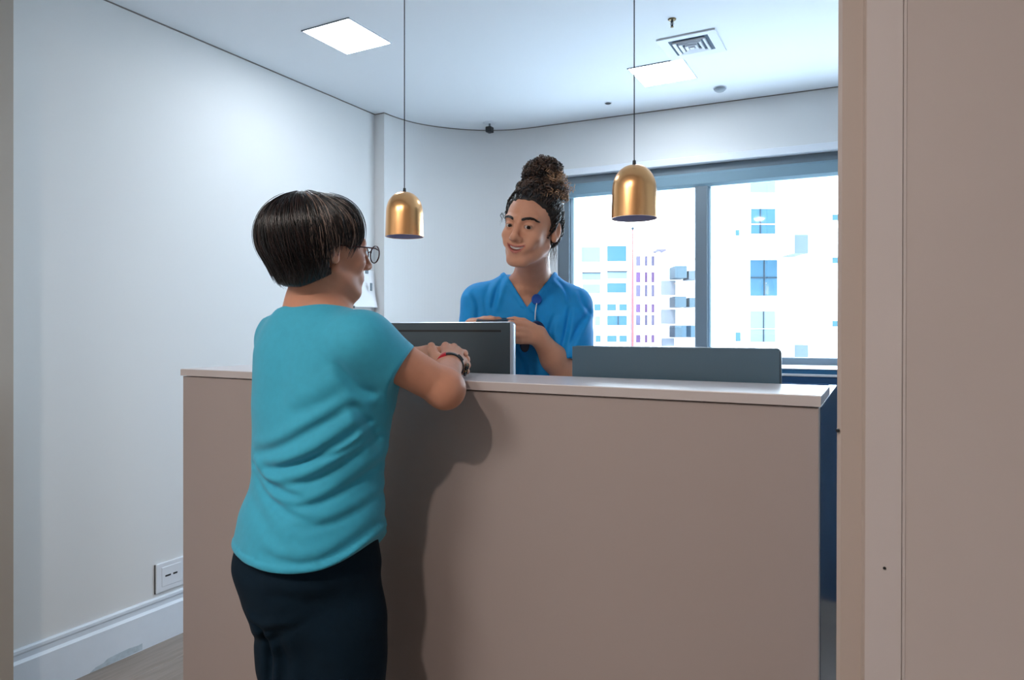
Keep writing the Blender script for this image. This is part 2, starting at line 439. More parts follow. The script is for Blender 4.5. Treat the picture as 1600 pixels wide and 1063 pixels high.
v = empty('air_vent', (-.735, 3.063, ZC), 0, 'white square ceiling air diffuser with nested louvres', 'air vent')
s = .126
def ring(name, o, i, z0, z1, m):
    vs_ = []
    for r, z in ((o, z1), (o, z0), (i, z0 + .004), (i, z1)):
        vs_ += [(-r, -r, z), (r, -r, z), (r, r, z), (-r, r, z)]
    fs_ = []
    for k in range(4):
        for j in range(4):
            fs_.append((k * 4 + j, k * 4 + (j + 1) % 4, ((k + 1) % 4) * 4 + (j + 1) % 4, ((k + 1) % 4) * 4 + j))
    return link(name, mesh(name, vs_, fs_), m, v)
ring('frame', s, s - .040, -.007, -.0005, M['white'])
box('duct_shade_plate', (-s + .03, -s + .03, -.002), (s - .03, s - .03, -.0004), mat('painted_duct_shade', (46, 72, 92), .6), v)  # flat plate, its dark colour stands in for shade inside the duct
for k, r in enumerate((.070, .048, .026)):
    ring('louvre', r, r - .011, -.012 - .002 * k, -.003, M['white'])
box('louvre_centre', (-.010, -.010, -.016), (.010, .010, -.004), M['white'], v, .002, 1)

e = empty('sprinkler', (-.746, 2.771, ZC), 0, 'small brass ceiling sprinkler beside the air vent', 'sprinkler')
lathe('plate', [(.001, -.0045), (.014, -.0045), (.017, -.001), (.017, -.0002)], M['brown'], e, seg=20)
lathe('stem', [(.004, -.004), (.003, -.024), (.0035, -.03)], M['black'], e, seg=10)
lathe('deflector', [(.001, -.0335), (.0065, -.033), (.0065, -.031), (.001, -.030)], M['brown'], e, seg=12)
for k in range(2):
    link('arm', tubes_mesh('arm', [np.array([(.0035 * (1 - 2 * k), 0, -.006), (.007 * (1 - 2 * k), 0, -.018), (.002 * (1 - 2 * k), 0, -.031)])], [np.full(3, .0012)]), M['black'], e)

X, Y, Z = W(765, 192, F * (ZC - H) / (514 - 192))
e = empty('security_camera', (X, Y, ZC), 0, 'small black ceiling camera near the curved wall', 'camera')
lathe('mount', [(.001, -.006), (.035, -.006), (.04, -.001), (.04, -.0002)], M['white'], e, seg=24)
lathe('stem', [(.006, -.005), (.006, -.026)], M['frame'], e, seg=10)
box('housing', (-.019, -.022, -.060), (.019, .022, -.025), M['black'], e, .006, 3)
lathe('lens', [(.001, -.0635), (.009, -.0635), (.011, -.0595)], M['dark'], e, seg=16)
X, Y, Z = W(950, 161, F * (ZC - H) / (514 - 161))
e = empty('ceiling_sensor', (X, Y, ZC), 0, 'tiny flat black sensor in the ceiling above the nurse', 'sensor')
lathe('body', [(.001, -.006), (.013, -.006), (.018, -.002), (.018, -.0002)], M['black'], e, seg=24)
lathe('bezel', [(.018, -.0025), (.022, -.0025), (.023, -.0002)], M['white'], e, seg=24)
X, Y, Z = W(1125, 137, F * (ZC - H) / (514 - 137))
e = empty('smoke_detector', (X, Y, ZC), 0, 'small grey round smoke detector beyond the air vent', 'smoke detector')
lathe('base', [(.034, -.006), (.034, -.0002)], M['white'], e, seg=28)
lathe('head', [(.001, -.020), (.020, -.020), (.028, -.014), (.030, -.006)], mat('grey_plastic', (150, 160, 168), .5), e, seg=28)

# ------------------------------------------------------------------ things on the left wall
e = empty('wall_socket', (XL, 1.85, .262), 0, 'white double power socket plate low on left wall above baseboard', 'socket')
box('plate', (.0005, -.069, -.061), (.009, .069, .060), M['white'], e, .003, 2)
box('dark_backing', (.0002, -.072, -.062), (.003, .068, .058), M['dark'], e)  # dark slab showing past the near and lower edges of the plate
box('insert', (.008, -.045, -.04), (.0105, .045, .04), M['white'], e, .001, 1)
for k, (y0, y1) in enumerate(((-.030, -.004), (.006, .026))):
    box('slot', (.0095, y0, -.002), (.0112, y1, .005), M['black'], e, .0006, 1)
e = empty('wall_notices', (XL, 3.02, 1.52), 0, 'white paper notices pinned to left wall beside woman\'s face', 'papers')
def sheet(name, y0, y1, z0, z1, curl, m):
    vs_, fs_ = [], []; n = 6
    for i in range(n + 1):
        for j in range(n + 1):
            a, b = i / n, j / n
            vs_.append((.003 + curl * (1 - b) ** 2 * (.3 + .7 * a), y0 + (y1 - y0) * a, z0 + (z1 - z0) * b))
    for i in range(n):
        for j in range(n):
            k = i * (n + 1) + j; fs_.append((k, k + 1, k + n + 2, k + n + 1))
    o = link(name, mesh(name, vs_, fs_), m, e); md = o.modifiers.new('t', 'SOLIDIFY'); md.thickness = .0006; return o
sheet('sheet', -.10, .135, -.105, .11, .03, M['paper'])
sheet('sheet', -.22, -.095, -.12, .12, .012, mat('grey_paper', (205, 216, 228), .8))
box('clip', (.002, .06, .09), (.008, .085, .115), M['frame'], e, .001, 1)
box('clip', (.026, .075, -.01), (.032, .09, .035), M['frame'], e, .001, 1)
box('tab', (.012, -.09, -.115), (.024, -.05, -.10), M['dark'], e, .001, 1)

# ------------------------------------------------------------------ hall lamp and added fill lamp on the viewer's side of the opening (out of frame)
def downlight(x, y, watts, size, label, col=(1.0, .86, .76)):
    e = empty('unseen_hall_lamp', (x, y, ZC), 0, label, 'ceiling light')
    lathe('ring', [(size * .55, -.004), (size * .62, -.004), (size * .62, -.0002)], M['white'], e, seg=32)
    lathe('diffuser', [(.001, -.003), (size * .55, -.003)], emit('warm_diffuser', (255, 226, 196), 3), e, seg=32)
    l = bpy.data.lights.new('unseen_hall_light', 'AREA'); l.shape = 'DISK'; l.size = size; l.energy = watts; l.color = col
    lo = bpy.data.objects.new('unseen_hall_light', l); C.objects.link(lo); lo.parent = e; lo.location = (0, 0, -.006)
    return e
downlight(-.68, -.35, HALL_WATTS, .10, 'round warm downlight in the hall ceiling above the waiting woman')
downlight(-1.5, -.8, FILL_WATTS, .8, 'unseen cool fill lamp added in the hall ceiling behind the viewer, near the left wall', (.88, .95, 1.0))  # added fill, brightens the left of the counter and the shirt

# ------------------------------------------------------------------ buildings outside
Mb = dict(white=mat('white_render', (245, 246, 248), .9), grey=mat('pale_grey_render', (104, 109, 116), .6, spec=.1), pink=mat('pale_pink_render', (150, 136, 152), .6, spec=.1),
          win=mat('blue_window_glass', (46, 76, 94), .6, spec=.1), winp=mat('pale_window_glass', (86, 100, 108), .6, spec=.1), wind=mat('dark_window_glass', (40, 60, 74), .6, spec=.1),
          purple=mat('purple_window_glass', (82, 60, 94), .6, spec=.1), lilac=mat('lilac_panel', (80, 76, 98), .6, spec=.1), fr=mat('far_window_frame', (34, 44, 54), .6, spec=.1),
          bgrey=mat('balcony_grey', (62, 77, 86), .6, spec=.1), bl=mat('balcony_pale', (72, 82, 90), .6, spec=.1), pole=mat('red_pole', (110, 60, 60), .6, spec=.1))
def building(name, d, label):
    x, y, _ = cam2world(0, d, 0)
    return empty(name, (x, y, -9), YAW, label, 'building')
def brect(e, d, px0, px1, py0, py1, m, name, proud=0.0, depth=.06, parent=None):
    a = uvz(px0, py1, d); b = uvz(px1, py0, d)
    return box(name, (a[0], -proud - depth, a[2] + 9), (b[0], -proud, b[2] + 9), m, parent or e)
def bwin(e, d, px0, px1, py0, py1, m, mull=(), rail=()):
    t = 1.0
    f = brect(e, d, px0, px1, py0, py1, Mb['white'], 'window', .0, .03)
    g = brect(e, d, px0 + .5, px1 - .5, py0 + .5, py1 - .5, m, 'pane', .031, .02); g.parent = f
    for q in mull:
        k = brect(e, d, q - .7, q + .7, py0 + .5, py1 - .5, Mb['fr'], 'mullion', .052, .03); k.parent = f
    for q in rail:
        k = brect(e, d, px0 + .5, px1 - .5, q - .5, q + .5, Mb['white'], 'rail', .052, .03); k.parent = f
    return f
def bwall(e, d, px0, px1, py0, py1, m, depth=8.0):
    a = uvz(px0, py1, d); b = uvz(px1, py0, d)
    return box('wall', (a[0], 0, max(a[2] + 9, 0)), (b[0], depth, b[2] + 9), m, e)
# A: white block behind the nurse
d = 30.; A = building('apartment_block', d, 'white office block with rows of blue windows directly beside the nurse')
bwall(A, d, 820, 985, 376, 760, Mb['white'])
for (a, b, c_, dd, m) in ((890, 899, 387, 412, 'win'), (908, 938, 386, 410, 'winp'), (948, 979, 384, 409, 'win'), (909, 939, 426, 438, 'winp'), (948, 980, 424, 436, 'winp'),
                          (910, 938, 444, 459, 'winp'), (948, 979, 442, 458, 'win'), (928, 939, 475, 486, 'win'), (948, 963, 475, 486, 'win'), (967, 980, 475, 486, 'win'),
                          (929, 938, 494, 509, 'winp'), (930, 939, 524, 535, 'win'), (948, 964, 524, 535, 'win'), (967, 980, 524, 535, 'win'), (908, 920, 475, 486, 'win'), (908, 920, 524, 535, 'win')):
    bwin(A, d, a, b, c_, dd, Mb[m])
bwin(A, d, 948, 980, 493, 509, Mb['win'], (965.5,))
for (a, b, y) in ((909, 939, 426), (948, 980, 424)): brect(A, d, a, b, y - .4, y + 1.2, Mb['fr'], 'lintel', .05, .06)
# flagpole-like mast between
d2 = 27.
x, y, _ = W(988.6, 514, d2)
mst = empty('mast', (x, y, -9), 0, 'thin red mast standing between the white and the lilac buildings', 'mast')
zt = H + (514 - 359) / F * d2 + 9
lathe('pole', [(.06, 0), (.04, zt * .6), (.025, zt)], Mb['pole'], mst, seg=8)
lathe('finial', [(.001, zt + .12), (.06, zt + .06), (.05, zt), (.001, zt)], Mb['fr'], mst, seg=8)
# B: lilac finned tower
d = 34.; B = building('office_tower', d, 'narrow lilac tower with purple windows and vertical fins')
bwall(B, d, 990, 1028, 404, 760, Mb['pink'])
for fx0, fx1, ty in ((1002, 1004.2, 384), (1012.5, 1014.6, 388), (1024, 1028.5, 394)): brect(B, d, fx0, fx1, ty, 760, Mb['white'], 'fin', 0, .5)
for y0, y1, mm in ((400, 416, 'lilac'), (425, 442, 'purple'), (445, 464, 'lilac'), (475, 489, 'purple'), (492, 509, 'lilac'), (523, 536, 'purple')):
    for a, b in ((993, 1001), (1005.5, 1011.8), (1015.6, 1022.6)):
        bwin(B, d, a, b, y0, y1, Mb[mm])
brect(B, d, 1020, 1034, 393, 395.5, Mb['lilac'], 'roof_canopy', 0, 1.0)
# C: balconied block
d = 38.; Cb = building('balcony_block', d, 'pale apartment block with grey stacked balconies left of the window mullion')
bwall(Cb, d, 1030, 1118, 404, 760, Mb['white'])
for (a, b, y0, y1, m) in ((1046, 1064, 419, 437, 'bgrey'), (1067, 1083, 426, 439, 'bl'), (1046, 1063, 465, 481, 'bgrey'), (1068, 1083, 467, 481, 'bgrey'), (1046, 1063, 509, 527, 'bgrey'), (1070, 1083, 509, 527, 'bgrey')):
    brect(Cb, d, a, b, y0, y1, Mb[m], 'balcony', 0, 1.3)
for (a, b, y0, y1) in ((1033, 1055, 439, 461), (1033, 1055, 484, 506), (1034, 1053, 529, 541)):
    brect(Cb, d, a, b, y0, y1, Mb['grey'], 'wall_panel', 0, .1)
# D: white block on the right
d = 22.; Dd = building('apartment_block', d, 'tall white apartment block with projecting balconies seen through right pane')
bwall(Dd, d, 1146, 1420, 120, 760, Mb['white'], 2.0)
bwin(Dd, d, 1171, 1211, 276, 302, Mb['winp'])
bwin(Dd, d, 1172, 1211, 326, 372, Mb['win'], (1187,), (351,))
bwin(Dd, d, 1171, 1214, 406, 463, Mb['win'], (1193,), ())
brect(Dd, d, 1171, 1214, 433.5, 435, Mb['fr'], 'transom', .05, .04)
bwin(Dd, d, 1171, 1211, 486, 535, Mb['winp'], (1192,), (514,))
for (x0, x1, y0, y1) in ((1299, 1312, 335, 345), (1299, 1312, 402, 412), (1299, 1312, 501, 511), (1148, 1155, 359, 369), (1148, 1157, 519, 534)):
    bwin(Dd, d, x0, x1, y0, y1, Mb['win'])
for y0, y1 in ((374, 402), (538, 566)):
    brect(Dd, d, 1150, 1217, y0, y1, Mb['white'], 'balcony', 0, 1.2)
    brect(Dd, d, 1217, 1240, y0, y1, Mb['bl'], 'balcony_side', 0, 1.1)
gr = box('ground', (-90, 6, -9.4), (60, 90, -9), mat('pale_bounce_ground', (214, 218, 222), .9)); tag(gr, kind='structure')  # unseen ground, made pale to bounce daylight up to the ceiling

# ------------------------------------------------------------------ people: smooth-blended volumes turned into one continuous surface
QUICK = 1.0
def smin(a, b, k):
    h = np.maximum(k - np.abs(a - b), 0) / k
    return np.minimum(a, b) - h * h * k * .25
def smax(a, b, k): return -smin(-a, -b, k)
def f32(*a): return np.array(a, np.float32)
def rcone(P, a, b, r1, r2):
    a = np.asarray(a, np.float32); b = np.asarray(b, np.float32); ab = b - a
    t = np.clip(((P - a) @ ab) / float(ab @ ab), 0, 1)
    return np.linalg.norm(P - a - t[:, None] * ab, axis=1) - (r1 + (r2 - r1) * t)
def ell(P, c, r, R=None):
    q = P - np.asarray(c, np.float32)
    if R is not None: q = q @ np.asarray(R, np.float32).T
    r = np.asarray(r, np.float32)
    k0 = np.linalg.norm(q / r, axis=1); k1 = np.linalg.norm(q / (r * r), axis=1) + 1e-9
    return k0 * (k0 - 1) / k1
def chain(P, pts, rs, k=.004):
    d = None
    for i in range(len(pts) - 1):
        e = rcone(P, pts[i], pts[i + 1], rs[i], rs[i + 1]); d = e if d is None else smin(d, e, k)
    return d
class Loft:
    """stack of turned ellipses along z: rows (z, cu, cv, a, b, yaw_degrees)"""
    def __init__(s, rows, n=2.0, pad=.02):
        r = np.array(sorted(rows), float); z = np.linspace(r[0, 0], r[-1, 0], 240)
        s.z = z; s.t = []
        for j in range(1, 6):
            y = np.interp(z, r[:, 0], r[:, j]); w = 17
            yp = np.pad(y, w // 2, mode='edge'); s.t.append(np.convolve(yp, np.hanning(w + 2)[1:-1] / np.hanning(w + 2)[1:-1].sum(), 'valid'))
        s.n = n; s.pad = pad
    def __call__(s, P):
        z = P[:, 2]; g = [np.interp(z, s.z, t).astype(np.float32) for t in s.t]
        x, y = P[:, 0] - g[0], P[:, 1] - g[1]; ya = np.radians(g[4])
        # yaw = facing angle to the right of the view direction; a runs along the shoulders, b along the facing direction
        la = x * np.cos(ya) - y * np.sin(ya); fb = x * np.sin(ya) + y * np.cos(ya)
        k0 = (np.abs(la / g[2]) ** s.n + np.abs(fb / g[3]) ** s.n) ** (1 / s.n)
        rr = np.sqrt(la * la + fb * fb) + 1e-6
        d = np.maximum((k0 - 1) * np.minimum(g[2], g[3]), (rr - rr / np.maximum(k0, 1e-4)) * .8)
        d = np.where(k0 < 1, (k0 - 1) * np.minimum(g[2], g[3]), (rr - rr / np.maximum(k0, 1e-4)) * .85)
        e = np.maximum(s.z[0] - z, z - s.z[-1])
        return smax(d.astype(np.float32), e.astype(np.float32), s.pad)

def sdf_mesh(name, f, lo, hi, h):
    """surface nets on a sparse grid; f takes (N,3) float32 and returns (N,) distances"""
    h = h * QUICK; n = 12
    lo = np.asarray(lo, np.float64); nb = np.ceil((np.asarray(hi) - lo) / (h * n)).astype(int) + 1
    I, J, K = np.meshgrid(*[np.arange(k) for k in nb], indexing='ij'); B = np.stack([I.ravel(), J.ravel(), K.ravel()], 1)
    cen = lo + (B + .5) * h * n
    rad = h * n * .5 * 3 ** .5
    B = B[np.abs(f(cen.astype(np.float32))) < rad * 1.25 + .004]
    g = np.arange(n + 1); GI = np.stack(np.meshgrid(g, g, g, indexing='ij'), -1).reshape(-1, 3)
    N = np.array(nb) * n + 2
    cid, cpos, eds = [], [], []
    off = np.array([[0, 0, 0], [1, 0, 0], [0, 1, 0], [1, 1, 0], [0, 0, 1], [1, 0, 1], [0, 1, 1], [1, 1, 1]])
    E12 = [(0, 1), (2, 3), (4, 5), (6, 7), (0, 2), (1, 3), (4, 6), (5, 7), (0, 4), (1, 5), (2, 6), (3, 7)]
    S = 48
    for s0 in range(0, len(B), S):
        Bs = B[s0:s0 + S]
        G = (Bs[:, None, :] * n + GI[None]); P = lo + G * h
        D = f(P.reshape(-1, 3).astype(np.float32)).reshape(len(Bs), n + 1, n + 1, n + 1)
        neg = D < 0
        cnt = sum(neg[:, o[0]:n + o[0], o[1]:n + o[1], o[2]:n + o[2]].astype(np.int8) for o in off)
        b, i, j, k = np.nonzero((cnt > 0) & (cnt < 8))
        if len(b) == 0: continue
        vals = np.stack([D[b, i + o[0], j + o[1], k + o[2]] for o in off], 1)
        acc = np.zeros((len(b), 3)); num = np.zeros(len(b))
        for (p, q) in E12:
            va, vb = vals[:, p], vals[:, q]; m = (va < 0) != (vb < 0)
            t = np.where(m, va / np.where(m, va - vb, 1), 0)
            acc += m[:, None] * (off[p] + t[:, None] * (off[q] - off[p])); num += m
        gc = Bs[b] * n + np.stack([i, j, k], 1)
        cid.append((gc[:, 0] * N[1] + gc[:, 1]) * N[2] + gc[:, 2]); cpos.append(lo + (gc + acc / num[:, None]) * h)
        for ax in range(3):
            sl0 = [slice(None)] + [slice(0, n)] * 3; sl1 = list(sl0); sl1[ax + 1] = slice(1, n + 1)
            a, c = neg[tuple(sl0)], neg[tuple(sl1)]
            b, i, j, k = np.nonzero(a != c)
            gc = Bs[b] * n + np.stack([i, j, k], 1)
            eds.append((np.full(len(b), ax), gc, a[b, i, j, k]))
    cid = np.concatenate(cid); cpos = np.concatenate(cpos); o = np.argsort(cid); cid = cid[o]; cpos = cpos[o]
    Q = []
    for ax, gc, sg in eds:
        if len(gc) == 0: continue
        a = ax[0]; u = np.zeros(3, int); v = np.zeros(3, int); u[(a + 1) % 3] = 1; v[(a + 2) % 3] = 1
        q = []
        for w in (-u - v, -v, np.zeros(3, int), -u):
            c = gc + w; idn = (c[:, 0] * N[1] + c[:, 1]) * N[2] + c[:, 2]
            p = np.clip(np.searchsorted(cid, idn), 0, len(cid) - 1); q.append(np.where(cid[p] == idn, p, -1))
        q = np.stack(q, 1); ok = (q >= 0).all(1); q = q[ok]; s_ = sg[ok]
        q[~s_] = q[~s_][:, ::-1]
        Q.append(q)
    Q = np.concatenate(Q)
    me = bpy.data.meshes.new(name); return me, cpos, Q

def sdf_object(name, f, lo, hi, h, m, parent, origin, colour=None):
    me, V, Q = sdf_mesh(name, f, lo, hi, h)
    cols = colour(V) if colour is not None else None
    fill_quads(me, V - np.asarray(origin), Q)
    if cols is not None: set_col(me, cols)
    return link(name, me, m, parent, smooth=True)

def near(P, c, r, fn):
    """evaluate fn only within r of c; elsewhere a safe positive distance"""
    q = np.linalg.norm(P - np.asarray(c, np.float32), axis=1); m = q < r
    d = (q - r + .07).astype(np.float32)
    if m.any(): d[m] = fn(P[m])
    return d

def crease(P, lines, dref):
    """cloth folds: each line = (pixel-like path at depth dref, half width, depth, ridge side)"""
    u, z = P[:, 0], P[:, 2]; out = np.zeros(len(P), np.float32)
    for pts, w, amp, side in lines:
        q = np.array([uvz(x, y, dref)[[0, 2]] for x, y in smooth_path(pts, 4)]); n = len(q) - 1
        lo_, hi_ = q.min(0) - 4 * w, q.max(0) + 4 * w
        m = (u > lo_[0]) & (u < hi_[0]) & (z > lo_[1]) & (z < hi_[1])
        if not m.any(): continue
        um, zm = u[m], z[m]; best = np.full(len(um), 1e3); sgn = np.zeros(len(um)); tpar = np.zeros(len(um))
        for i in range(n):
            ax, az = q[i]; bx, bz = q[i + 1] - q[i]; L2 = bx * bx + bz * bz
            t = np.clip(((um - ax) * bx + (zm - az) * bz) / L2, 0, 1); ex, ez = um - ax - t * bx, zm - az - t * bz
            d = np.hypot(ex, ez); k = d < best
            best = np.where(k, d, best); sgn = np.where(k, np.sign(bx * ez - bz * ex), sgn); tpar = np.where(k, (i + t) / n, tpar)
        t = best * sgn * side; fade = np.clip(np.sin(np.clip(tpar, 0, 1) * math.pi), 0, 1) ** .6
        out[m] += (amp * fade * (.75 * np.exp(-((t - 1.5 * w) / (1.1 * w)) ** 2) - np.exp(-(t / (.8 * w)) ** 2))).astype(np.float32)
    return out

def rot_frame(face_deg, pitch=0, roll=0):
    """rows: left, forward, up of a head that faces face_deg to the right of the view direction"""
    a = math.radians(face_deg); f = np.array([math.sin(a), math.cos(a), 0.]); l = np.array([-math.cos(a), math.sin(a), 0.]); u = np.array([0, 0, 1.])
    p = math.radians(pitch); f2 = f * math.cos(p) - u * math.sin(p); u2 = u * math.cos(p) + f * math.sin(p)
    r = math.radians(roll); u3 = u2 * math.cos(r) + l * math.sin(r); l3 = l * math.cos(r) - u2 * math.sin(r)
    return np.stack([l3, f2, u3])

def face_sdf(L, smile=True, ears=(1, -1), fem=False):
    """head in its own frame: x left, y forward, z up; origin between the ears at eye level (metres)"""
    d = ell(L, (0, -.016, .034), (.074, .094, .086))
    d = smin(d, ell(L, (0, .030, -.012), (.0625, .060, .080)), .03)
    d = smin(d, ell(L, (0, .028, -.070), (.054, .052, .042)), .025)
    d = smin(d, ell(L, (0, .074, -.103), (.023, .017, .018)), .03)            # chin
    for s in (1, -1):
        d = smin(d, rcone(L, (s * .060, .0, -.055), (s * .022, .068, -.104), .011, .011), .024)   # jaw line
        d = smin(d, ell(L, (s * .042, .062, -.030), (.021, .020, .018)), .02)  # cheekbone
        if smile: d = smin(d, ell(L, (s * .036, .074, -.052), (.014, .013, .015)), .014)
        d = smin(d, rcone(L, (s * .012, .088, .020), (s * .048, .070, .024), .007, .007), .012)   # brow
    for s in (1, -1):
        d = smax(d, -ell(L, (s * .031, .101, .001), (.0175, .017, .0115)), .012)   # eye socket
    # nose
    n_ = rcone(L, (0, .090, .008), (0, .107, -.030), .0068, .0105)
    n_ = smin(n_, ell(L, (0, .108, -.034), (.0115, .0115, .0095)), .008)
    for s in (1, -1): n_ = smin(n_, ell(L, (s * .0125, .098, -.037), (.0085, .0095, .0075)), .006)
    d = smin(d, n_, .010)
    for s in (1, -1): d = smax(d, -ell(L, (s * .0068, .104, -.0445), (.0038, .005, .0035)), .002)
    # lids
    for s in (1, -1):
        e = np.linalg.norm(L - f32(s * .031, .0755, .001), axis=1) - .0147
        op = ell(L, (s * .0315, .0915, -.0008), (.0128, .011, .0031 if smile else .0048))
        e = smax(e, -op, .0016)
        d = smin(d, e, .004)
        d = smax(d, -ell(L, (s * .0315, .0935, -.0008), (.0122, .010, .0027)), .0012)
    # mouth: padded muzzle, two lips on a curved line, a parted gap
    d = smin(d, ell(L, (0, .078, -.066), (.030, .018, .022)), .016)
    x = L[:, 0]; w = .0285 if smile else .024
    lift = (.011 if smile else .001) * (x / w) ** 2
    zl = -.0665 + lift; yl = .0945 - .42 * w * (x / w) ** 2 * .9
    gap = .0050 * np.clip(1 - (x / w) ** 2, 0, 1) if smile else np.zeros_like(x)
    cl = np.clip(1 - (np.abs(x) / (w * 1.12)) ** 2.4, 0, 1)
    up = np.sqrt(((L[:, 2] - zl - gap * .6 - .0042 * cl) / 1.0) ** 2 + (L[:, 1] - yl) ** 2 + np.maximum(np.abs(x) - w, 0) ** 2) - (.0022 + .0016 * cl)
    lo_ = np.sqrt(((L[:, 2] - zl + gap + .0050 * cl) / 1.0) ** 2 + (L[:, 1] - yl) ** 2 + np.maximum(np.abs(x) - w, 0) ** 2) - (.0022 + .0026 * cl)
    d = smin(d, up, .004); d = smin(d, lo_, .004)
    slot = np.maximum(np.abs(L[:, 2] - zl + gap * .2) - (.0006 + gap), np.maximum(np.abs(x) - w * .98, .083 - L[:, 1]))
    d = smax(d, -slot, .0015)
    # ears
    for s in ears:
        c = f32(s * .0800, -.014, -.006); R = np.array([[math.cos(.45 * s), math.sin(.45 * s), 0], [-math.sin(.45 * s), math.cos(.45 * s), 0], [0, 0, 1]])
        e = ell(L, c, (.0080, .0190, .031), R)
        e = smin(e, ell(L, c + f32(-s * .001, .006, -.024), (.007, .009, .011)), .008)
        e = smax(e, -ell(L, c + f32(s * .0075, .003, .004), (.0055, .0095, .018), R), .004)
        d = smin(d, e, .006)
    return d

def face_cols(L, skin, lip, smile=True, blush=None):
    c = np.tile(np.array(lin(skin)), (len(L), 1))
    x, y, z = L[:, 0], L[:, 1], L[:, 2]
    w = .0285 if smile else .024
    zl = -.0665 + (.011 if smile else .001) * (x / w) ** 2
    cl = np.clip(1 - (np.abs(x) / (w * 1.08)) ** 2.4, 0, 1)
    m = (y > .07) & (np.abs(x) < w * 1.08) & (z > zl - .0042 - .0095 * cl) & (z < zl + .0025 + .0075 * cl)
    c[m] = lin(lip)
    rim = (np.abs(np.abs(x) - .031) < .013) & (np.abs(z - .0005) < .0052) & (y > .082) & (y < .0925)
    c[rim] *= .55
    return c

def eye(parent, origin, R, hc, s, gaze, iris=(54, 34, 24)):
    c0 = np.array([s * .031, .0758, .001]); r = .0138
    vs, fs, cols = [], [], []; nu, nv = 24, 18
    g = np.array(gaze, float); g /= np.linalg.norm(g)
    a1 = np.cross(g, [0, 0, 1.]); a1 /= np.linalg.norm(a1); a2 = np.cross(a1, g)
    for i in range(nv + 1):
        th = math.pi * (i / nv) ** 1.6
        for k in range(nu):
            ph = 2 * math.pi * k / nu
            dirv = g * math.cos(th) + (a1 * math.cos(ph) + a2 * math.sin(ph)) * math.sin(th)
            vs.append(hc + R.T @ (c0 + dirv * r) - origin)
            t = r * math.sin(th) if th < math.pi / 2 else 1
            cols.append(lin((10, 8, 8)) if t < .0026 else lin(iris) if t < .0068 else lin((196, 190, 186)))
    for i in range(nv):
        for k in range(nu): fs.append((i * nu + k, i * nu + (k + 1) % nu, (i + 1) * nu + (k + 1) % nu, (i + 1) * nu + k))
    me = mesh('eye', vs, fs); set_col(me, np.array(cols))
    m = bpy.data.materials.get('eye_surface') or mat('eye_surface', (255, 255, 255), .08, attr='tint')
    return link('eye', me, m, parent, smooth=True)

def ray_hit(f, c, dirs, r0=.02, r1=.26, it=22):
    """outermost zero of f along rays from c"""
    lo = np.full(len(dirs), r0); hi = np.full(len(dirs), r1)
    for _ in range(it):
        mid = (lo + hi) / 2; v = f((c + dirs * mid[:, None]).astype(np.float32)) < 0
        lo = np.where(v, mid, lo); hi = np.where(v, hi, mid)
    return (lo + hi) / 2

rng = np.random.default_rng(7)

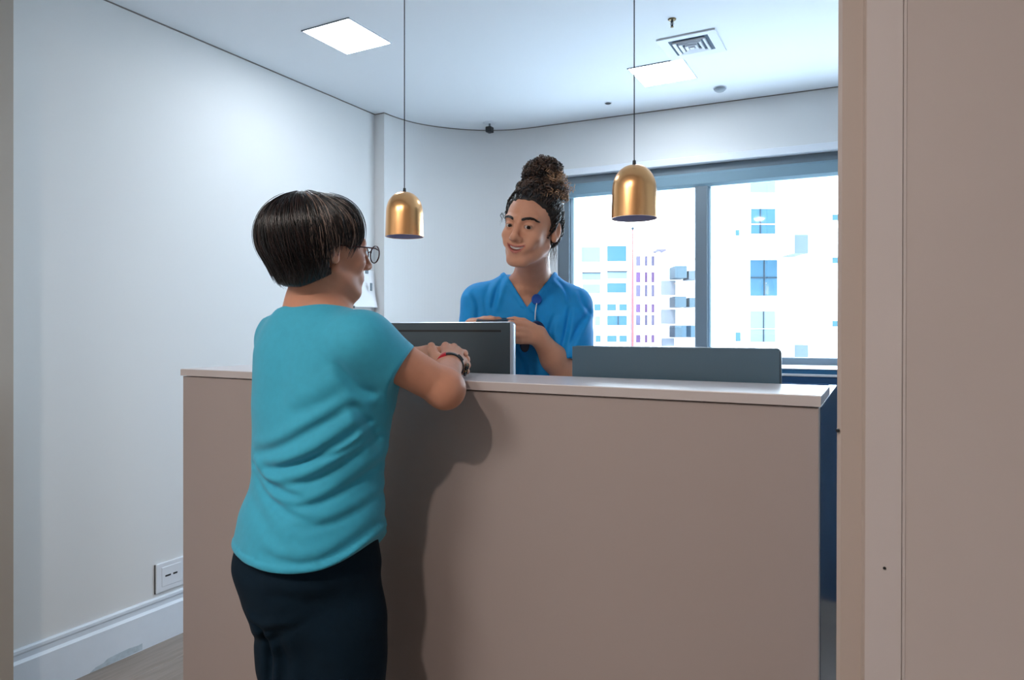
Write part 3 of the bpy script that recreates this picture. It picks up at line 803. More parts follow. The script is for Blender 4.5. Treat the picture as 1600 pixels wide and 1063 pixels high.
# ================================================================== the woman in the teal shirt
def woman():
    base = uvz(485, 514, 1.60); base[2] = 0
    root = empty('person', cam2world(*base), YAW, 'woman with short dark hair in teal shirt leaning on the reception counter', 'person')
    O = base
    hc = uvz(512, 388, 1.575); R = rot_frame(54, 3, -3); SCL = .93
    loc = lambda P: (((P - hc.astype(np.float32)) @ R.T.astype(np.float32)) / SCL).astype(np.float32)
    # joints
    shR, elR, wrR = uvz(567, 535, 1.49), uvz(695, 607, 1.565), uvz(703, 571, 1.765)
    shL, elL, wrL = uvz(447, 527, 1.70), uvz(575, 566, 1.86), uvz(668, 556, 1.845)
    nb = uvz(492, 500, 1.60)
    # right hand
    kn = [uvz(696, 541, 1.825), uvz(709, 543, 1.84), uvz(718, 551, 1.838), uvz(723, 563, 1.825)]
    fing = []
    for i, k in enumerate(kn):
        ln = (.036, .040, .037, .029)[i]
        q1 = k + np.array([.006, ln, -.004 - .003 * i]); q2 = q1 + np.array([-.012, .012, -.020]); q3 = q2 + np.array([-.018, -.006, -.012])
        fing.append([k, q1, q2, q3])
    th = [uvz(691, 572, 1.755), uvz(681, 561, 1.765), uvz(676, 550, 1.775), uvz(674, 541, 1.785)]
    # left hand, mostly behind the right one
    knL = [uvz(700, 548, 1.875), uvz(703, 557, 1.875), uvz(704, 566, 1.868), uvz(702, 575, 1.858)]
    finL = []
    for i, k in enumerate(knL):
        q1 = k + np.array([.030, .004, -.002]); q2 = q1 + np.array([.016, -.014, -.004]); q3 = q2 + np.array([.004, -.020, -.002])
        finL.append([k, q1, q2, q3])
    thL = [uvz(680, 556, 1.845), uvz(690, 548, 1.83), uvz(699, 546, 1.82)]
    def hands(P):
        d = None
        for k in kn:
            e = rcone(P, wrR + np.array([(k[0] - wrR[0]) * .35, 0, 0]), k, .019, .0112); d = e if d is None else smin(d, e, .007)
        for p_ in fing:
            d = smin(d, chain(P, p_, [.0110, .0096, .0088, .0078]), .0022)
        d = smin(d, chain(P, th, [.0165, .0140, .0130, .0105]), .004)
        d = smin(d, rcone(P, elR, wrR, .043, .0262), .03)
        e2 = None
        for k in knL:
            e = rcone(P, wrL + np.array([.012, .004, (k[2] - wrL[2]) * .35]), k, .017, .0115); e2 = e if e2 is None else smin(e2, e, .012)
        for p_ in finL: e2 = smin(e2, chain(P, p_, [.0108, .0095, .0087, .0078]), .0035)
        e2 = smin(e2, chain(P, thL, [.014, .0115, .0095]), .006)
        e2 = smin(e2, rcone(P, elL, wrL, .042, .0245), .03)
        return np.minimum(d, e2)
    tor = Loft([(.60, -.475, 1.62, .10, .09, 56), (.78, -.480, 1.61, .16, .135, 54), (.95, -.468, 1.61, .135, .115, 48), (1.12, -.448, 1.60, .15, .115, 40), (1.24, -.446, 1.60, .15, .10, 36), (1.33, -.452, 1.60, .085, .07, 36), (1.37, -.455, 1.6, .06, .06, 36)], pad=.03)
    def skin(P):
        d = near(P, hc, .23, lambda Q: face_sdf(loc(Q), False, (-1, 1)) * SCL)
        d = smin(d, rcone(P, hc + R.T @ np.array([0, -.030, -.05]), nb + np.array([-.004, 0, .02]), .048, .056), .022)
        d = smin(d, tor(P), .04)
        for s_, e_ in ((shR, elR), (shL, elL)):
            d = smin(d, rcone(P, nb, s_, .05, .045), .03)
            d = smin(d, rcone(P, s_, e_, .05, .0425), .025)
        # elbow point of the near arm
        d = smin(d, ell(P, elR + np.array([.004, -.012, -.006]), (.034, .034, .036)), .02)
        return smin(d, near(P, uvz(690, 570, 1.75), .36, hands), .02)
    def scol(V):
        L = (V - hc) @ R.T / SCL
        c = face_cols(L, (196, 138, 112), (170, 92, 86), False)
        hnd = np.clip((V[:, 1] - 1.70) / .06, 0, 1) * (V[:, 2] > 1.12) * (V[:, 2] < 1.28)
        c = c * (1 - .5 * hnd[:, None]) + np.array(lin((222, 172, 148))) * .5 * hnd[:, None]
        return c
    sdf_object('body', skin, (-.68, 1.38, 1.06), (-.06, 1.98, 1.62), .0030, M['skin'], root, O, scol)

    # ---------------- shirt
    prof = Loft([
        # z, cu, cv, a, b, yaw
        (.700, -.472, 1.615, .196, .168, 55), (.76, -.475, 1.612, .199, .170, 55), (.80, -.474, 1.612, .196, .166, 54), (.86, -.470, 1.61, .184, .156, 51), (.915, -.459, 1.61, .168, .142, 47),
        (.955, -.456, 1.61, .163, .138, 45), (.985, -.452, 1.605, .166, .138, 43), (1.05, -.446, 1.60, .171, .140, 41), (1.11, -.442, 1.60, .176, .141, 38), (1.18, -.446, 1.60, .176, .134, 37),
        (1.24, -.452, 1.60, .170, .122, 36), (1.29, -.456, 1.60, .148, .104, 36), (1.325, -.456, 1.60, .112, .086, 36), (1.355, -.456, 1.60, .070, .070, 36)], n=2.25, pad=.03)
    sl = uvz(625, 580, 1.525); sdir = (sl - shR) / np.linalg.norm(sl - shR)
    slL = shL + (elL - shL) * .62; sdirL = (slL - shL) / np.linalg.norm(slL - shL)
    cut_n = np.array([.86, 0.0, -.52]); 
    FL = [([(394, 719), (420, 738), (455, 752), (500, 760)], .011, .011, 1), ([(396, 733), (430, 760), (470, 782), (515, 792)], .012, .008, 1),
          ([(412, 728), (470, 716), (535, 688), (592, 648)], .013, .009, 1), ([(430, 746), (500, 738), (560, 706), (602, 672)], .012, .008, 1),
          ([(402, 706), (455, 690), (525, 652), (575, 622)], .014, .007, 1), ([(440, 768), (505, 772), (562, 746), (606, 712)], .012, .007, 1),
          ([(480, 800), (540, 797), (606, 768)], .013, .005, 1), ([(430, 838), (520, 850), (604, 806)], .014, .005, 1), ([(470, 868), (550, 862), (606, 830)], .010, .006, 1),
          ([(566, 622), (585, 655), (596, 700)], .012, .008, -1), ([(545, 560), (572, 600), (602, 612)], .014, .006, -1), ([(470, 640), (520, 625), (562, 600)], .02, .004, 1),
          ([(400, 775), (440, 800), (470, 830)], .018, .004, 1), ([(520, 705), (560, 690), (600, 660)], .008, .005, 1), ([(450, 722), (500, 705), (530, 690)], .007, .004, 1)]
    def folds(P):
        u, v, z = P[:, 0], P[:, 1], P[:, 2]
        d = crease(P, FL, 1.56)
        d += -.005 * np.exp(-((u + .495 - (z - 1.2) * .05) / .03) ** 2) * np.exp(-((z - 1.2) / .11) ** 2)
        d += .0012 * np.sin(u * 31 + z * 23) * np.sin(z * 29 - u * 13)
        return d
    def shirt(P):
        d = prof(P)
        for s_, e_ in ((shR, sl + sdir * .05), (shL, slL + sdirL * .05)):
            d = smin(d, rcone(P, nb + np.array([0, 0, -.012]), s_, .052, .054), .035)
        sR = smax(rcone(P, shR, sl + sdir * .05, .0640, .0620), ((P - sl.astype(np.float32)) @ cut_n.astype(np.float32)), .003)
        sL = smax(rcone(P, shL, slL + sdirL * .05, .060, .058), ((P - slL.astype(np.float32)) @ sdirL.astype(np.float32)), .003)
        d = smin(smin(d, sR, .05), sL, .06)
        d = d - folds(P)
        # neckline: tilted collar
        cn = nb + np.array([.004, 0, .0]); rr = np.sqrt((P[:, 0] - cn[0]) ** 2 + (P[:, 1] - cn[1]) ** 2)
        plane = P[:, 2] - (1.330 + (P[:, 1] - cn[1]) * -.25 + (P[:, 0] - cn[0]) * -.04)
        d = smax(d, plane, .004)
        # hem: dips towards the near side
        hem = (.735 + 1.45 * (P[:, 0] + .448) ** 2 + .05 * (P[:, 0] + .47) + 2.5 * np.maximum(P[:, 0] + .42, 0) ** 2 + (P[:, 1] - 1.6) * -.25) - P[:, 2]
        rib = .0022 * ((hem > -.016) & (hem < .002))
        d = smax(d - rib, hem, .003)
        return d
    sdf_object('shirt', shirt, (-.70, 1.35, .66), (-.14, 1.98, 1.42), .0042, M['teal'], root, O)
    # navy inner collar peeping out behind the neck
    an = np.linspace(2.9, 4.1, 20); cn = nb
    L_ = np.stack([cn[0] + .0655 * np.cos(an), cn[1] + .064 * np.sin(an), 1.334 + .013 * np.sin(an) * -.25 + 0 * an], 1)
    link('inner_collar', tubes_mesh('inner_collar', [L_ - O], [np.full(20, .006)], 6), M['navy'], root, smooth=True)

    # ---------------- trousers
    hip = Loft([(.40, -.470, 1.62, .10, .10, 55), (.50, -.470, 1.615, .135, .125, 56), (.58, -.474, 1.612, .128, .122, 57), (.66, -.478, 1.610, .160, .148, 57), (.74, -.478, 1.612, .182, .160, 56), (.84, -.47, 1.61, .165, .14, 52), (.93, -.46, 1.61, .14, .12, 47)], n=2.2, pad=.03)
    f_ = np.array([math.sin(math.radians(57)), math.cos(math.radians(57)), 0]); r_ = np.array([math.cos(math.radians(57)), -math.sin(math.radians(57)), 0])
    cR = np.array([-.405, 1.585, 0]) + r_ * .035; cL = np.array([-.468, 1.66, 0]) - r_ * .055
    def trousers(P):
        d = hip(P)
        leg = None
        for c_, o_ in ((cR, .0), (cL, .0)):
            e = rcone(P, c_ + np.array([0, 0, .62]), c_ + np.array([.0, .0, .36]), .103, .092)
            e = smin(e, rcone(P, c_ + np.array([0, 0, .36]), c_ + np.array([-.01, 0, .05]), .090, .074), .03)
            leg = e if leg is None else smin(leg, e, .012)
        d = smin(d, leg, .045)
        d = smin(d, ell(P, uvz(433, 866, 1.60), (.078, .09, .08)), .05)      # seat
        u, v, z = P[:, 0], P[:, 1], P[:, 2]
        s = z - (.625 + (u + .53) * .55)
        d -= .006 * np.exp(-(s / .03) ** 2) * np.sin(s * 120) * np.exp(-((u + .52) / .06) ** 2)
        d -= .0035 * np.sin(u * 60 + z * 9) * np.exp(-((z - .45) / .2) ** 2) * np.exp(-((u + .50) / .09) ** 2)
        d -= .0016 * np.sin(z * 38 + u * 22)
        d -= crease(P, [([(392, 946), (425, 962), (475, 945)], .012, .010, 1), ([(418, 955), (434, 1000), (431, 1075)], .014, .018, 1), ([(440, 905), (470, 900), (520, 915)], .02, .004, 1), ([(450, 960), (462, 1010), (455, 1070)], .018, .006, 1)], 1.56)
        return smax(d, (.045 - P[:, 2]), .004)
    sdf_object('trousers', trousers, (-.74, 1.36, .02), (-.22, 1.88, .96), .0055, M['navy'], root, O)
    for c_ in (cR, cL):
        def shoe(P, c_=c_):
            q = np.stack([(P - c_.astype(np.float32)) @ r_.astype(np.float32), (P - c_.astype(np.float32)) @ f_.astype(np.float32), P[:, 2]], 1).astype(np.float32)
            d = smin(ell(q, (0, -.02, .045), (.042, .07, .05)), ell(q, (0, .085, .032), (.047, .10, .034)), .04)
            return smax(d, .002 - q[:, 2], .004)
        sdf_object('shoe', shoe, c_ + np.array([-.24, -.24, -.01]), c_ + np.array([.24, .24, .14]), .006, M['shoe'], root, O)

    # ---------------- hair: short bob
    def vol(P):
        L = loc(P)
        d = ell(L, (0, -.052, .020), (.104, .120, .106))
        d = smin(d, ell(L, (0, -.050, -.066), (.073, .072, .064)), .035)
        d = smin(d, ell(L, (0, .010, .046), (.089, .068, .076)), .03)
        return d * SCL
    def cutf(L):
        # >0 outside: in front of the hairline, under the ragged lower edge
        front = .60 * (L[:, 1] - .040) - .80 * (L[:, 2] - .0) - .0
        fr = np.minimum(front, L[:, 1] - .004 - .9 * np.maximum(L[:, 2] + .02, 0))
        low = -(L[:, 2] + .104 - .55 * np.maximum(L[:, 1] + .075, 0))
        ear = -(L[:, 2] + .040 - .2 * L[:, 1]) - .0 + 0 * L[:, 0]
        eara = .030 - np.sqrt((L[:, 1] - .006) ** 2 + (L[:, 2] + .026) ** 2 * .8) + 0 * L[:, 0]
        eara = np.where(np.abs(L[:, 0]) > .045, eara, -1)
        return np.maximum(np.maximum(fr, low), eara)
    def hairf(P):
        L = loc(P)
        ph = np.arctan2(L[:, 0], L[:, 1] + .04)
        d = vol(P) + .004 + .0016 * np.sin(ph * 46 + 3 * np.sin(L[:, 2] * 40))
        return smax(d, cutf(L), .008)
    dk, br, lt = np.array(lin((15, 15, 18))), np.array(lin((46, 31, 29))), np.array(lin((150, 128, 118)))
    base_h = sdf_object('hair', hairf, hc - np.array([.19, .19, .16]), hc + np.array([.19, .19, .17]), .0032, M['hair'], root, O, lambda V: np.tile(dk, (len(V), 1)))
    cl = np.array([0, -.034, -.01]); cw = hc + R.T @ (cl * SCL)
    pole = np.array([.03, -.28, .96]); pole /= np.linalg.norm(pole)
    e1 = np.cross(pole, [1, 0, 0]); e1 /= np.linalg.norm(e1); e2 = np.cross(pole, e1)
    lines, rads, cols = [], [], []
    n = 3000; steps = 17
    az = rng.uniform(0, 2 * math.pi, n); t0 = rng.uniform(.02, 1.0, n) ** .8 * .9; t1 = t0 + rng.uniform(.7, 1.5, n); lift = rng.uniform(-.0035, .0030, n) + .006 * (rng.random(n) < .07) * rng.random(n)
    wob = rng.uniform(-.10, .10, n); ph = rng.uniform(0, 6, n)
    TT = np.linspace(0, 1, steps)
    TH = t0[:, None] + (t1 - t0)[:, None] * TT; AZ = az[:, None] + wob[:, None] * TT + .03 * np.sin(TH * 5 + ph[:, None])
    DL = np.cos(TH)[..., None] * pole + np.sin(TH)[..., None] * (np.cos(AZ)[..., None] * e1 + np.sin(AZ)[..., None] * e2)
    DW = (DL @ R).reshape(-1, 3)
    r = ray_hit(vol, cw, DW).reshape(n, steps)
    PT = cw + DW.reshape(n, steps, 3) * (r + lift[:, None] + .001)[..., None]
    LL = (PT - hc) @ R.T / SCL
    oc = cutf(LL.reshape(-1, 3)).reshape(n, steps)
    tol = rng.uniform(-.004, .010, n) + .012 * (rng.random(n) < .2)
    for i in range(n):
        ok = oc[i] < tol[i]
        if not ok[0]: continue
        m = steps if ok.all() else int(np.argmin(ok))
        if m < 4: continue
        L_ = PT[i, :m]; tt = np.linspace(0, 1, m)
        w_ = rng.uniform(.0007, .0013)
        lines.append(L_ - O); rads.append(w_ * (1 - .75 * tt ** 3) * np.clip(tt * 6 + .35, 0, 1))
        side = LL[i, m // 2]
        q = rng.random()
        grey = (q < .24) and side[2] > .0 and -.09 < side[1] < .06 and side[0] < .02
        cols.append(lt * rng.uniform(.35, 1.2) if grey else br * rng.uniform(.5, 1.1) if q < .38 else dk * rng.uniform(.6, 1.5))
    tag(link('hair_strands', tubes_mesh('hair_strands', lines, rads, 3, cols), M['hair'], base_h, smooth=True), kind='stuff')

    # ---------------- glasses
    gmtl = mat('dark_red_glasses_frame', (72, 30, 32), .25)
    hl = lambda p: hc + R.T @ (np.asarray(p, float) * SCL) - O
    fl_, fr_ = [], []
    tt = np.linspace(0, 2 * math.pi, 33)
    for s in (1, -1):
        fl_.append(np.array([hl((s * .033 + .026 * math.cos(t) * .96, .112 - .10 * abs(.033 + s * .026 * math.cos(t) * s) * .25, -.004 + .0215 * math.sin(t))) for t in tt])); fr_.append(np.full(33, .0016))
        fl_.append(np.array([hl(p) for p in ((s * .058, .108, .006), (s * .070, .095, .008), (s * .078, .04, .006), (s * .081, .0, .004), (s * .080, -.022, -.012))])); fr_.append(np.full(5, .0018))
    fl_.append(np.array([hl((x, .112 + .003 * (1 - abs(x) / .009), .002 + .003 * (1 - (x / .009) ** 2))) for x in np.linspace(-.009, .009, 7)])); fr_.append(np.full(7, .0014))
    gl = link('glasses', tubes_mesh('glasses', fl_, fr_, 6), gmtl, root, smooth=True)
    lg = glass('lens_glass', (236, 240, 244), .2)
    for s in (1, -1):
        c_ = hl((s * .033, .110, -.004)); rim = [hl((s * .033 + .025 * math.cos(t), .111, -.004 + .0205 * math.sin(t))) for t in tt[:-1]]
        link('lens', mesh('lens', [c_] + rim, [(0, i + 1, (i + 1) % 32 + 1) for i in range(32)]), lg, gl)
    # ---------------- wrist bands
    ax = (wrR - elR); ax /= np.linalg.norm(ax); cW = wrR - ax * .012
    s1 = np.cross(ax, [0, 0, 1.]); s1 /= np.linalg.norm(s1); s2 = np.cross(s1, ax)
    def arc(name, a0, a1, r, w, m, c=cW, parent=root, th_=.0036):
        n_ = 24; vs, fs = [], []
        for i in range(n_ + 1):
            a = math.radians(a0 + (a1 - a0) * i / n_); dr = s1 * math.cos(a) + s2 * math.sin(a)
            for (rr, ww) in ((r, -w), (r + th_, -w), (r + th_, w), (r, w)): vs.append(c + dr * rr + ax * ww - O)
        for i in range(n_):
            for k in range(4): fs.append((4 * i + k, 4 * i + (k + 1) % 4, 4 * i + 4 + (k + 1) % 4, 4 * i + 4 + k))
        fs += [(0, 1, 2, 3), (4 * n_ + 3, 4 * n_ + 2, 4 * n_ + 1, 4 * n_)]
        return link(name, mesh(name, vs, fs), m, parent)
    wb_ = arc('wristband', 105, 285, .0315, .0080, M['red'], th_=.0062); wb_['label'] = 'red wristband'
    wt = arc('watch_strap', -75, 108, .0330, .0050, mat('dark_watch_strap', (38, 52, 58), .4)); wt['label'] = 'dark slim watch strap'
    ca = math.radians(40); cp = cW + (s1 * math.cos(ca) + s2 * math.sin(ca)) * .0365 - O
    link('watch_case', tubes_mesh('watch_case', [np.array([cp + (s1 * -math.sin(ca) + s2 * math.cos(ca)) * q for q in (-.010, -.0095, 0, .0095, .010)])], [np.array([.0005, .0036, .0042, .0036, .0005])], 8), M['dark'], wt, smooth=True)
    # beaded bracelet hanging by the far wrist
    t_ = np.linspace(0, 2 * math.pi, 15)[:-1]; cB = uvz(728.5, 578, 1.80)
    for i, a in enumerate(t_):
        p = cB + np.array([.0045 * math.cos(a), .012 * math.sin(a), .014 * math.cos(a + .4)])
        bm = bmesh.new(); bmesh.ops.create_icosphere(bm, subdivisions=2, radius=.0036)
        for v_ in bm.verts: v_.co += Vector(p - O)
        me = bpy.data.meshes.new('bracelet_bead'); bm.to_mesh(me); bm.free()
        link('bracelet_bead', me, M['black'] if i % 3 else M['brown'], root, smooth=True)
    return root
woman()

# ================================================================== the nurse in blue scrubs
def nurse():
    base = uvz(826, 514, 2.34); base[2] = 0
    root = empty('person', cam2world(*base), YAW, 'smiling nurse in blue scrubs with curly hair bun behind the counter', 'person')
    O = base
    R = rot_frame(180 + 27, 6, 9)
    eyem = uvz(809.5, 353.5, 2.03); hc = eyem - R.T @ np.array([0, .088, 0])
    hcf = hc.astype(np.float32); Rf = R.T.astype(np.float32)
    loc = lambda P: ((P - hcf) @ Rf).astype(np.float32)
    nb = uvz(832, 438, 2.30)
    shI, shJ = uvz(752, 474, 2.32), uvz(893, 479, 2.30)          # image-left and image-right shoulders
    elI, elJ = uvz(741, 585, 2.28), uvz(893, 600, 2.24)
    wrI, wrJ = uvz(738, 513, 2.21), uvz(842, 527, 2.175)
    tor = Loft([(.85, -.0, 2.36, .15, .10, 188), (1.0, .035, 2.36, .15, .10, 188), (1.2, .045, 2.34, .165, .105, 189), (1.32, .047, 2.33, .165, .100, 190), (1.39, .05, 2.32, .14, .085, 190), (1.43, .055, 2.31, .085, .07, 190), (1.46, .058, 2.30, .055, .055, 190)], pad=.03)
    # hand on the right of the picture: wraps the phone from its side
    kJ = [uvz(813, 506, 2.145), uvz(811, 515, 2.136), uvz(811, 524, 2.134), uvz(813, 533, 2.138)]
    fJ = []
    for i, k in enumerate(kJ):
        q1 = k + np.array([-.030, -.012, .002]); q2 = q1 + np.array([-.018, .016, -.001]); q3 = q2 + np.array([-.004, .020, .001])
        fJ.append([k, q1, q2, q3])
    tJ = [uvz(832, 512, 2.165), uvz(818, 503, 2.170), uvz(804, 500, 2.175), uvz(795, 500, 2.180)]
    kI = [uvz(758, 500, 2.170), uvz(757, 508, 2.160), uvz(757, 517, 2.160), uvz(756, 526, 2.165)]
    fI = []
    for i, k in enumerate(kI):
        q1 = k + np.array([.026, -.010, .001]); q2 = q1 + np.array([.016, .016, .0]); q3 = q2 + np.array([.002, .018, .0])
        fI.append([k, q1, q2, q3])
    tI = [uvz(744, 506, 2.190), uvz(756, 500, 2.190), uvz(766, 498.5, 2.188), uvz(774, 499, 2.186)]
    def arm(P, sh, el, wr, kn, fi, th):
        d = rcone(P, sh, el, .052, .044)
        d = smin(d, rcone(P, el, wr + (el - wr) * .45, .044, .041), .03)
        d = smin(d, rcone(P, wr + (el - wr) * .45, wr, .041, .0275), .02)
        h_ = None
        for k in kn:
            e = rcone(P, wr + np.array([0, 0, (k[2] - wr[2]) * .4]), k, .019, .0105); h_ = e if h_ is None else smin(h_, e, .006)
        d = smin(d, h_, .02)
        for p_ in fi: d = smin(d, chain(P, p_, [.0102, .0092, .0085, .0076]), .0018)
        return smin(d, chain(P, th, [.0155, .012, .0105, .0085]), .006)
    def skin(P):
        d = near(P, hc, .23, lambda Q: face_sdf(loc(Q), True))
        d = smin(d, rcone(P, hc + R.T @ np.array([0, -.026, -.055]), nb, .053, .058), .03)
        d = smin(d, tor(P), .05)
        for s_ in (shI, shJ): d = smin(d, rcone(P, nb + np.array([0, .02, -.015]), s_, .045, .045), .03)
        # collar bones
        for s_ in (shI, shJ): d = smin(d, rcone(P, nb + np.array([.012 if s_ is shJ else -.03, -.058, -.035]), s_ + np.array([0, -.03, .02]), .008, .008), .02)
        d = smin(d, near(P, (shI + wrI) / 2, .34, lambda Q: arm(Q, shI, elI, wrI, kI, fI, tI)), .02)
        return smin(d, near(P, (shJ + wrJ) / 2, .34, lambda Q: arm(Q, shJ, elJ, wrJ, kJ, fJ, tJ)), .02)
    def scol(V):
        L = (V - hc) @ R.T
        c = face_cols(L, (208, 152, 124), (180, 108, 98), True)
        st = (L[:, 1] > .03) & (L[:, 2] < -.055) & (L[:, 2] > -.13) & (np.abs(L[:, 0]) < .06)   # faint beard shade
        m = np.clip((-.058 - L[:, 2]) / .03, 0, 1) * np.clip((L[:, 1] - .03) / .03, 0, 1) * (L[:, 2] > -.14)
        lipm = np.abs(c[:, 0] - lin((180, 108, 98))[0]) < 1e-6
        m = np.where(lipm, 0, m * .06)
        return c * (1 - m[:, None]) + np.array(lin((140, 100, 82))) * m[:, None]
    sdf_object('body', skin, (-.26, 1.88, 1.06), (.36, 2.52, 1.76), .0027, M['skin'], root, O, scol)
    for s in (1, -1): eye(root, O, R, hc, s, (.30 if s else .3, .93, -.16))
    # teeth
    vs, fs = [], []; n = 16
    for i in range(n + 1):
        x = -.023 + .046 * i / n; w = .0285
        zl = -.0665 + .011 * (x / w) ** 2; yl = .0925 - .42 * w * (x / w) ** 2 * .9
        for q, zz in ((0, zl + .0055), (.0012 * abs(math.sin(i / n * math.pi * 4)) * .0, zl - .0022)):
            vs.append(hc + R.T @ np.array([x, yl - .0015, zz]) - O)
        vs.append(hc + R.T @ np.array([x, yl - .006, zl - .0022]) - O)
    for i in range(n): fs += [(3 * i, 3 * i + 1, 3 * i + 4, 3 * i + 3), (3 * i + 1, 3 * i + 2, 3 * i + 5, 3 * i + 4)]
    link('teeth', mesh('teeth', vs, fs), mat('tooth_enamel', (252, 248, 244), .25), root, smooth=True)
    # eyebrows
    for s in (1, -1):
        pts = [(s * .0125, .0945, .0190), (s * .022, .0945, .0235), (s * .034, .0905, .0262), (s * .045, .0825, .0245), (s * .052, .0745, .0200)]
        P0 = np.array([hc + R.T @ np.array(p) for p in pts])
        # rest on the skin
        lines, rads = [], []
        for k in range(110):
            t = rng.uniform(0, 1); i = min(int(t * 4), 3); q = t * 4 - i
            c0 = P0[i] * (1 - q) + P0[i + 1] * q + R.T @ np.array([0, 0, rng.uniform(-.0042, .0034) * (1 - .5 * t)])
            dr = R.T @ np.array([s * 1.0, -.15 - .4 * t, .55 - 1.0 * t]); dr /= np.linalg.norm(dr)
            ln = rng.uniform(.006, .010); pp = np.array([c0 + dr * ln * a for a in (0, .35, .7, 1)])
            for _ in range(4):
                dd = skin(pp.astype(np.float32)); pp = pp - (R.T @ np.array([0, 1., 0]))[None] * (dd - .0009)[:, None]
            lines.append(pp - O); rads.append(np.array([.0013, .0014, .0010, .0003]))
        link('eyebrow', tubes_mesh('eyebrow', lines, rads, 4, [lin((24, 18, 16))] * len(lines)), M['hair'], root, smooth=True)

    # ---------------- scrub top
    prof = Loft([(.66, .02, 2.36, .185, .125, 188), (.9, .035, 2.36, .178, .122, 188), (1.05, .040, 2.36, .178, .122, 188), (1.18, .045, 2.345, .185, .122, 189), (1.30, .047, 2.335, .190, .116, 190), (1.37, .049, 2.325, .172, .102, 190), (1.415, .053, 2.315, .135, .090, 190), (1.45, .058, 2.305, .090, .074, 190), (1.485, .058, 2.305, .066, .062, 190)], n=2.2, pad=.03)
    sI, sJ = shI + (elI - shI) * .80, shJ + (elJ - shJ) * .72
    dI = (elI - shI) / np.linalg.norm(elI - shI); dJ = (elJ - shJ) / np.linalg.norm(elJ - shJ)
    vb = uvz(823.5, 480, 2.22)
    def vee(P):
        """negative inside the neck opening"""
        u = P[:, 0] - vb[0]; z = P[:, 2] - vb[2]
        sl_ = np.where(u < 0, 1.62, 1.30)
        fr = (np.abs(u) * sl_ - z) / np.sqrt(1 + sl_ * sl_)
        back = (1.475 - P[:, 2])
        w = np.clip((P[:, 1] - 2.28) / .05, 0, 1)
        return fr * (1 - w) + np.maximum(fr, back) * w
    NL = [([(788, 428), (776, 455), (768, 486)], .010, .009, 1), ([(868, 432), (884, 452), (890, 474)], .008, .007, -1), ([(891, 478), (884, 520), (872, 572)], .010, .012, 1),
          ([(927, 478), (904, 512), (880, 556)], .011, .009, 1), ([(735, 452), (747, 480), (741, 520)], .012, .008, -1), ([(824, 483), (838, 500), (850, 532), (856, 560)], .008, .007, 1),
          ([(765, 440), (757, 470), (762, 500)], .010, .005, 1), ([(905, 452), (912, 474), (926, 492)], .008, .006, -1), ([(800, 545), (815, 565), (822, 600)], .012, .006, 1), ([(868, 490), (860, 515), (862, 545)], .010, .006, 1)]
    def folds(P):
        u, v, z = P[:, 0], P[:, 1], P[:, 2]
        return crease(P, NL, 2.22) + .0015 * np.sin(u * 40 + z * 30) * np.sin(z * 37 - u * 21)
    def top(P):
        d = prof(P)
        for s_ in (shI, shJ): d = smin(d, rcone(P, nb + np.array([0, .010, -.010]), s_ + np.array([0, 0, .0]), .058, .060), .04)
        for sh_, q, dn, r1, r2 in ((shI, sI, dI, .066, .072), (shJ, sJ, dJ, .068, .078)):
            d = smin(d, smax(rcone(P, sh_, q + dn * .03, r1, r2), ((P - q.astype(np.float32)) @ dn.astype(np.float32)), .003), .03)
        d = d - folds(P)
        ve = vee(P)
        d = d - .0024 * ((ve > 0) & (ve < .016)) * (P[:, 2] > 1.36) * 1.0
        d = smax(d, -ve, .003)
        return smax(d, .70 - P[:, 2], .003)
    sdf_object('scrub_top', top, (-.27, 2.10, .66), (.38, 2.56, 1.52), .0042, M['scrub'], root, O)
    # ---------------- trousers and shoes
    fv = np.array([math.sin(math.radians(188)), math.cos(math.radians(188)), 0]); lv = np.array([-fv[1], fv[0], 0])
    def trs(P):
        d = ell(P, (.02, 2.36, .80), (.165, .115, .16))
        for s in (1, -1):
            c_ = np.array([.02, 2.36, 0]) + lv * .088 * s
            d = smin(d, rcone(P, c_ + np.array([0, 0, .78]), c_ + np.array([0, 0, .06]), .088, .072), .02)
        return smax(d, .05 - P[:, 2], .004)
    sdf_object('scrub_trousers', trs, (-.24, 2.16, .03), (.28, 2.56, 1.0), .009, M['scrub'], root, O)
    for s in (1, -1):
        c_ = np.array([.02, 2.36, 0]) + lv * .088 * s
        def shoe(P, c_=c_):
            q = np.stack([(P - c_.astype(np.float32)) @ lv.astype(np.float32), (P - c_.astype(np.float32)) @ fv.astype(np.float32), P[:, 2]], 1).astype(np.float32)
            d = smin(ell(q, (0, -.02, .045), (.042, .07, .05)), ell(q, (0, .085, .032), (.047, .10, .034)), .04)
            return smax(d, .002 - q[:, 2], .004)
        sdf_object('shoe', shoe, c_ + np.array([-.24, -.24, -.01]), c_ + np.array([.24, .24, .14]), .008, M['white'], root, O)

    # ---------------- hair: pulled back and up into a curly bun
    bc = np.array([.004, -.048, .150])
    def bun(L): return smin(ell(L, bc, (.060, .058, .064)), ell(L, (.008, -.036, .094), (.077, .076, .054)), .03)
    def cap(L):
        d = ell(L, (0, -.020, .036), (.0865, .1015, .0965))
        return smin(d, ell(L, (0, -.045, -.01), (.076, .075, .07)), .03)
    def hcut(L):
        hl_ = np.where(L[:, 2] > .03, .80 * (L[:, 1] - .030) - .60 * (L[:, 2] - .030) + .165 * np.abs(L[:, 0]), .8 * (L[:, 1] - .0145) + .25 * np.minimum(L[:, 2] - .03, 0) * -.3)
        hl_ = hl_ + .0025 * np.sin(L[:, 0] * 260 + L[:, 2] * 170)
        ear_ = np.where(L[:, 2] < -.030, L[:, 1] + .03, -1)
        low = -(L[:, 2] + .060 + .35 * (L[:, 1] + .05))
        eara = np.where(np.abs(L[:, 0]) > .05, .0255 - np.sqrt((L[:, 1] + .019) ** 2 + (L[:, 2] + .012) ** 2 * .65), -1)
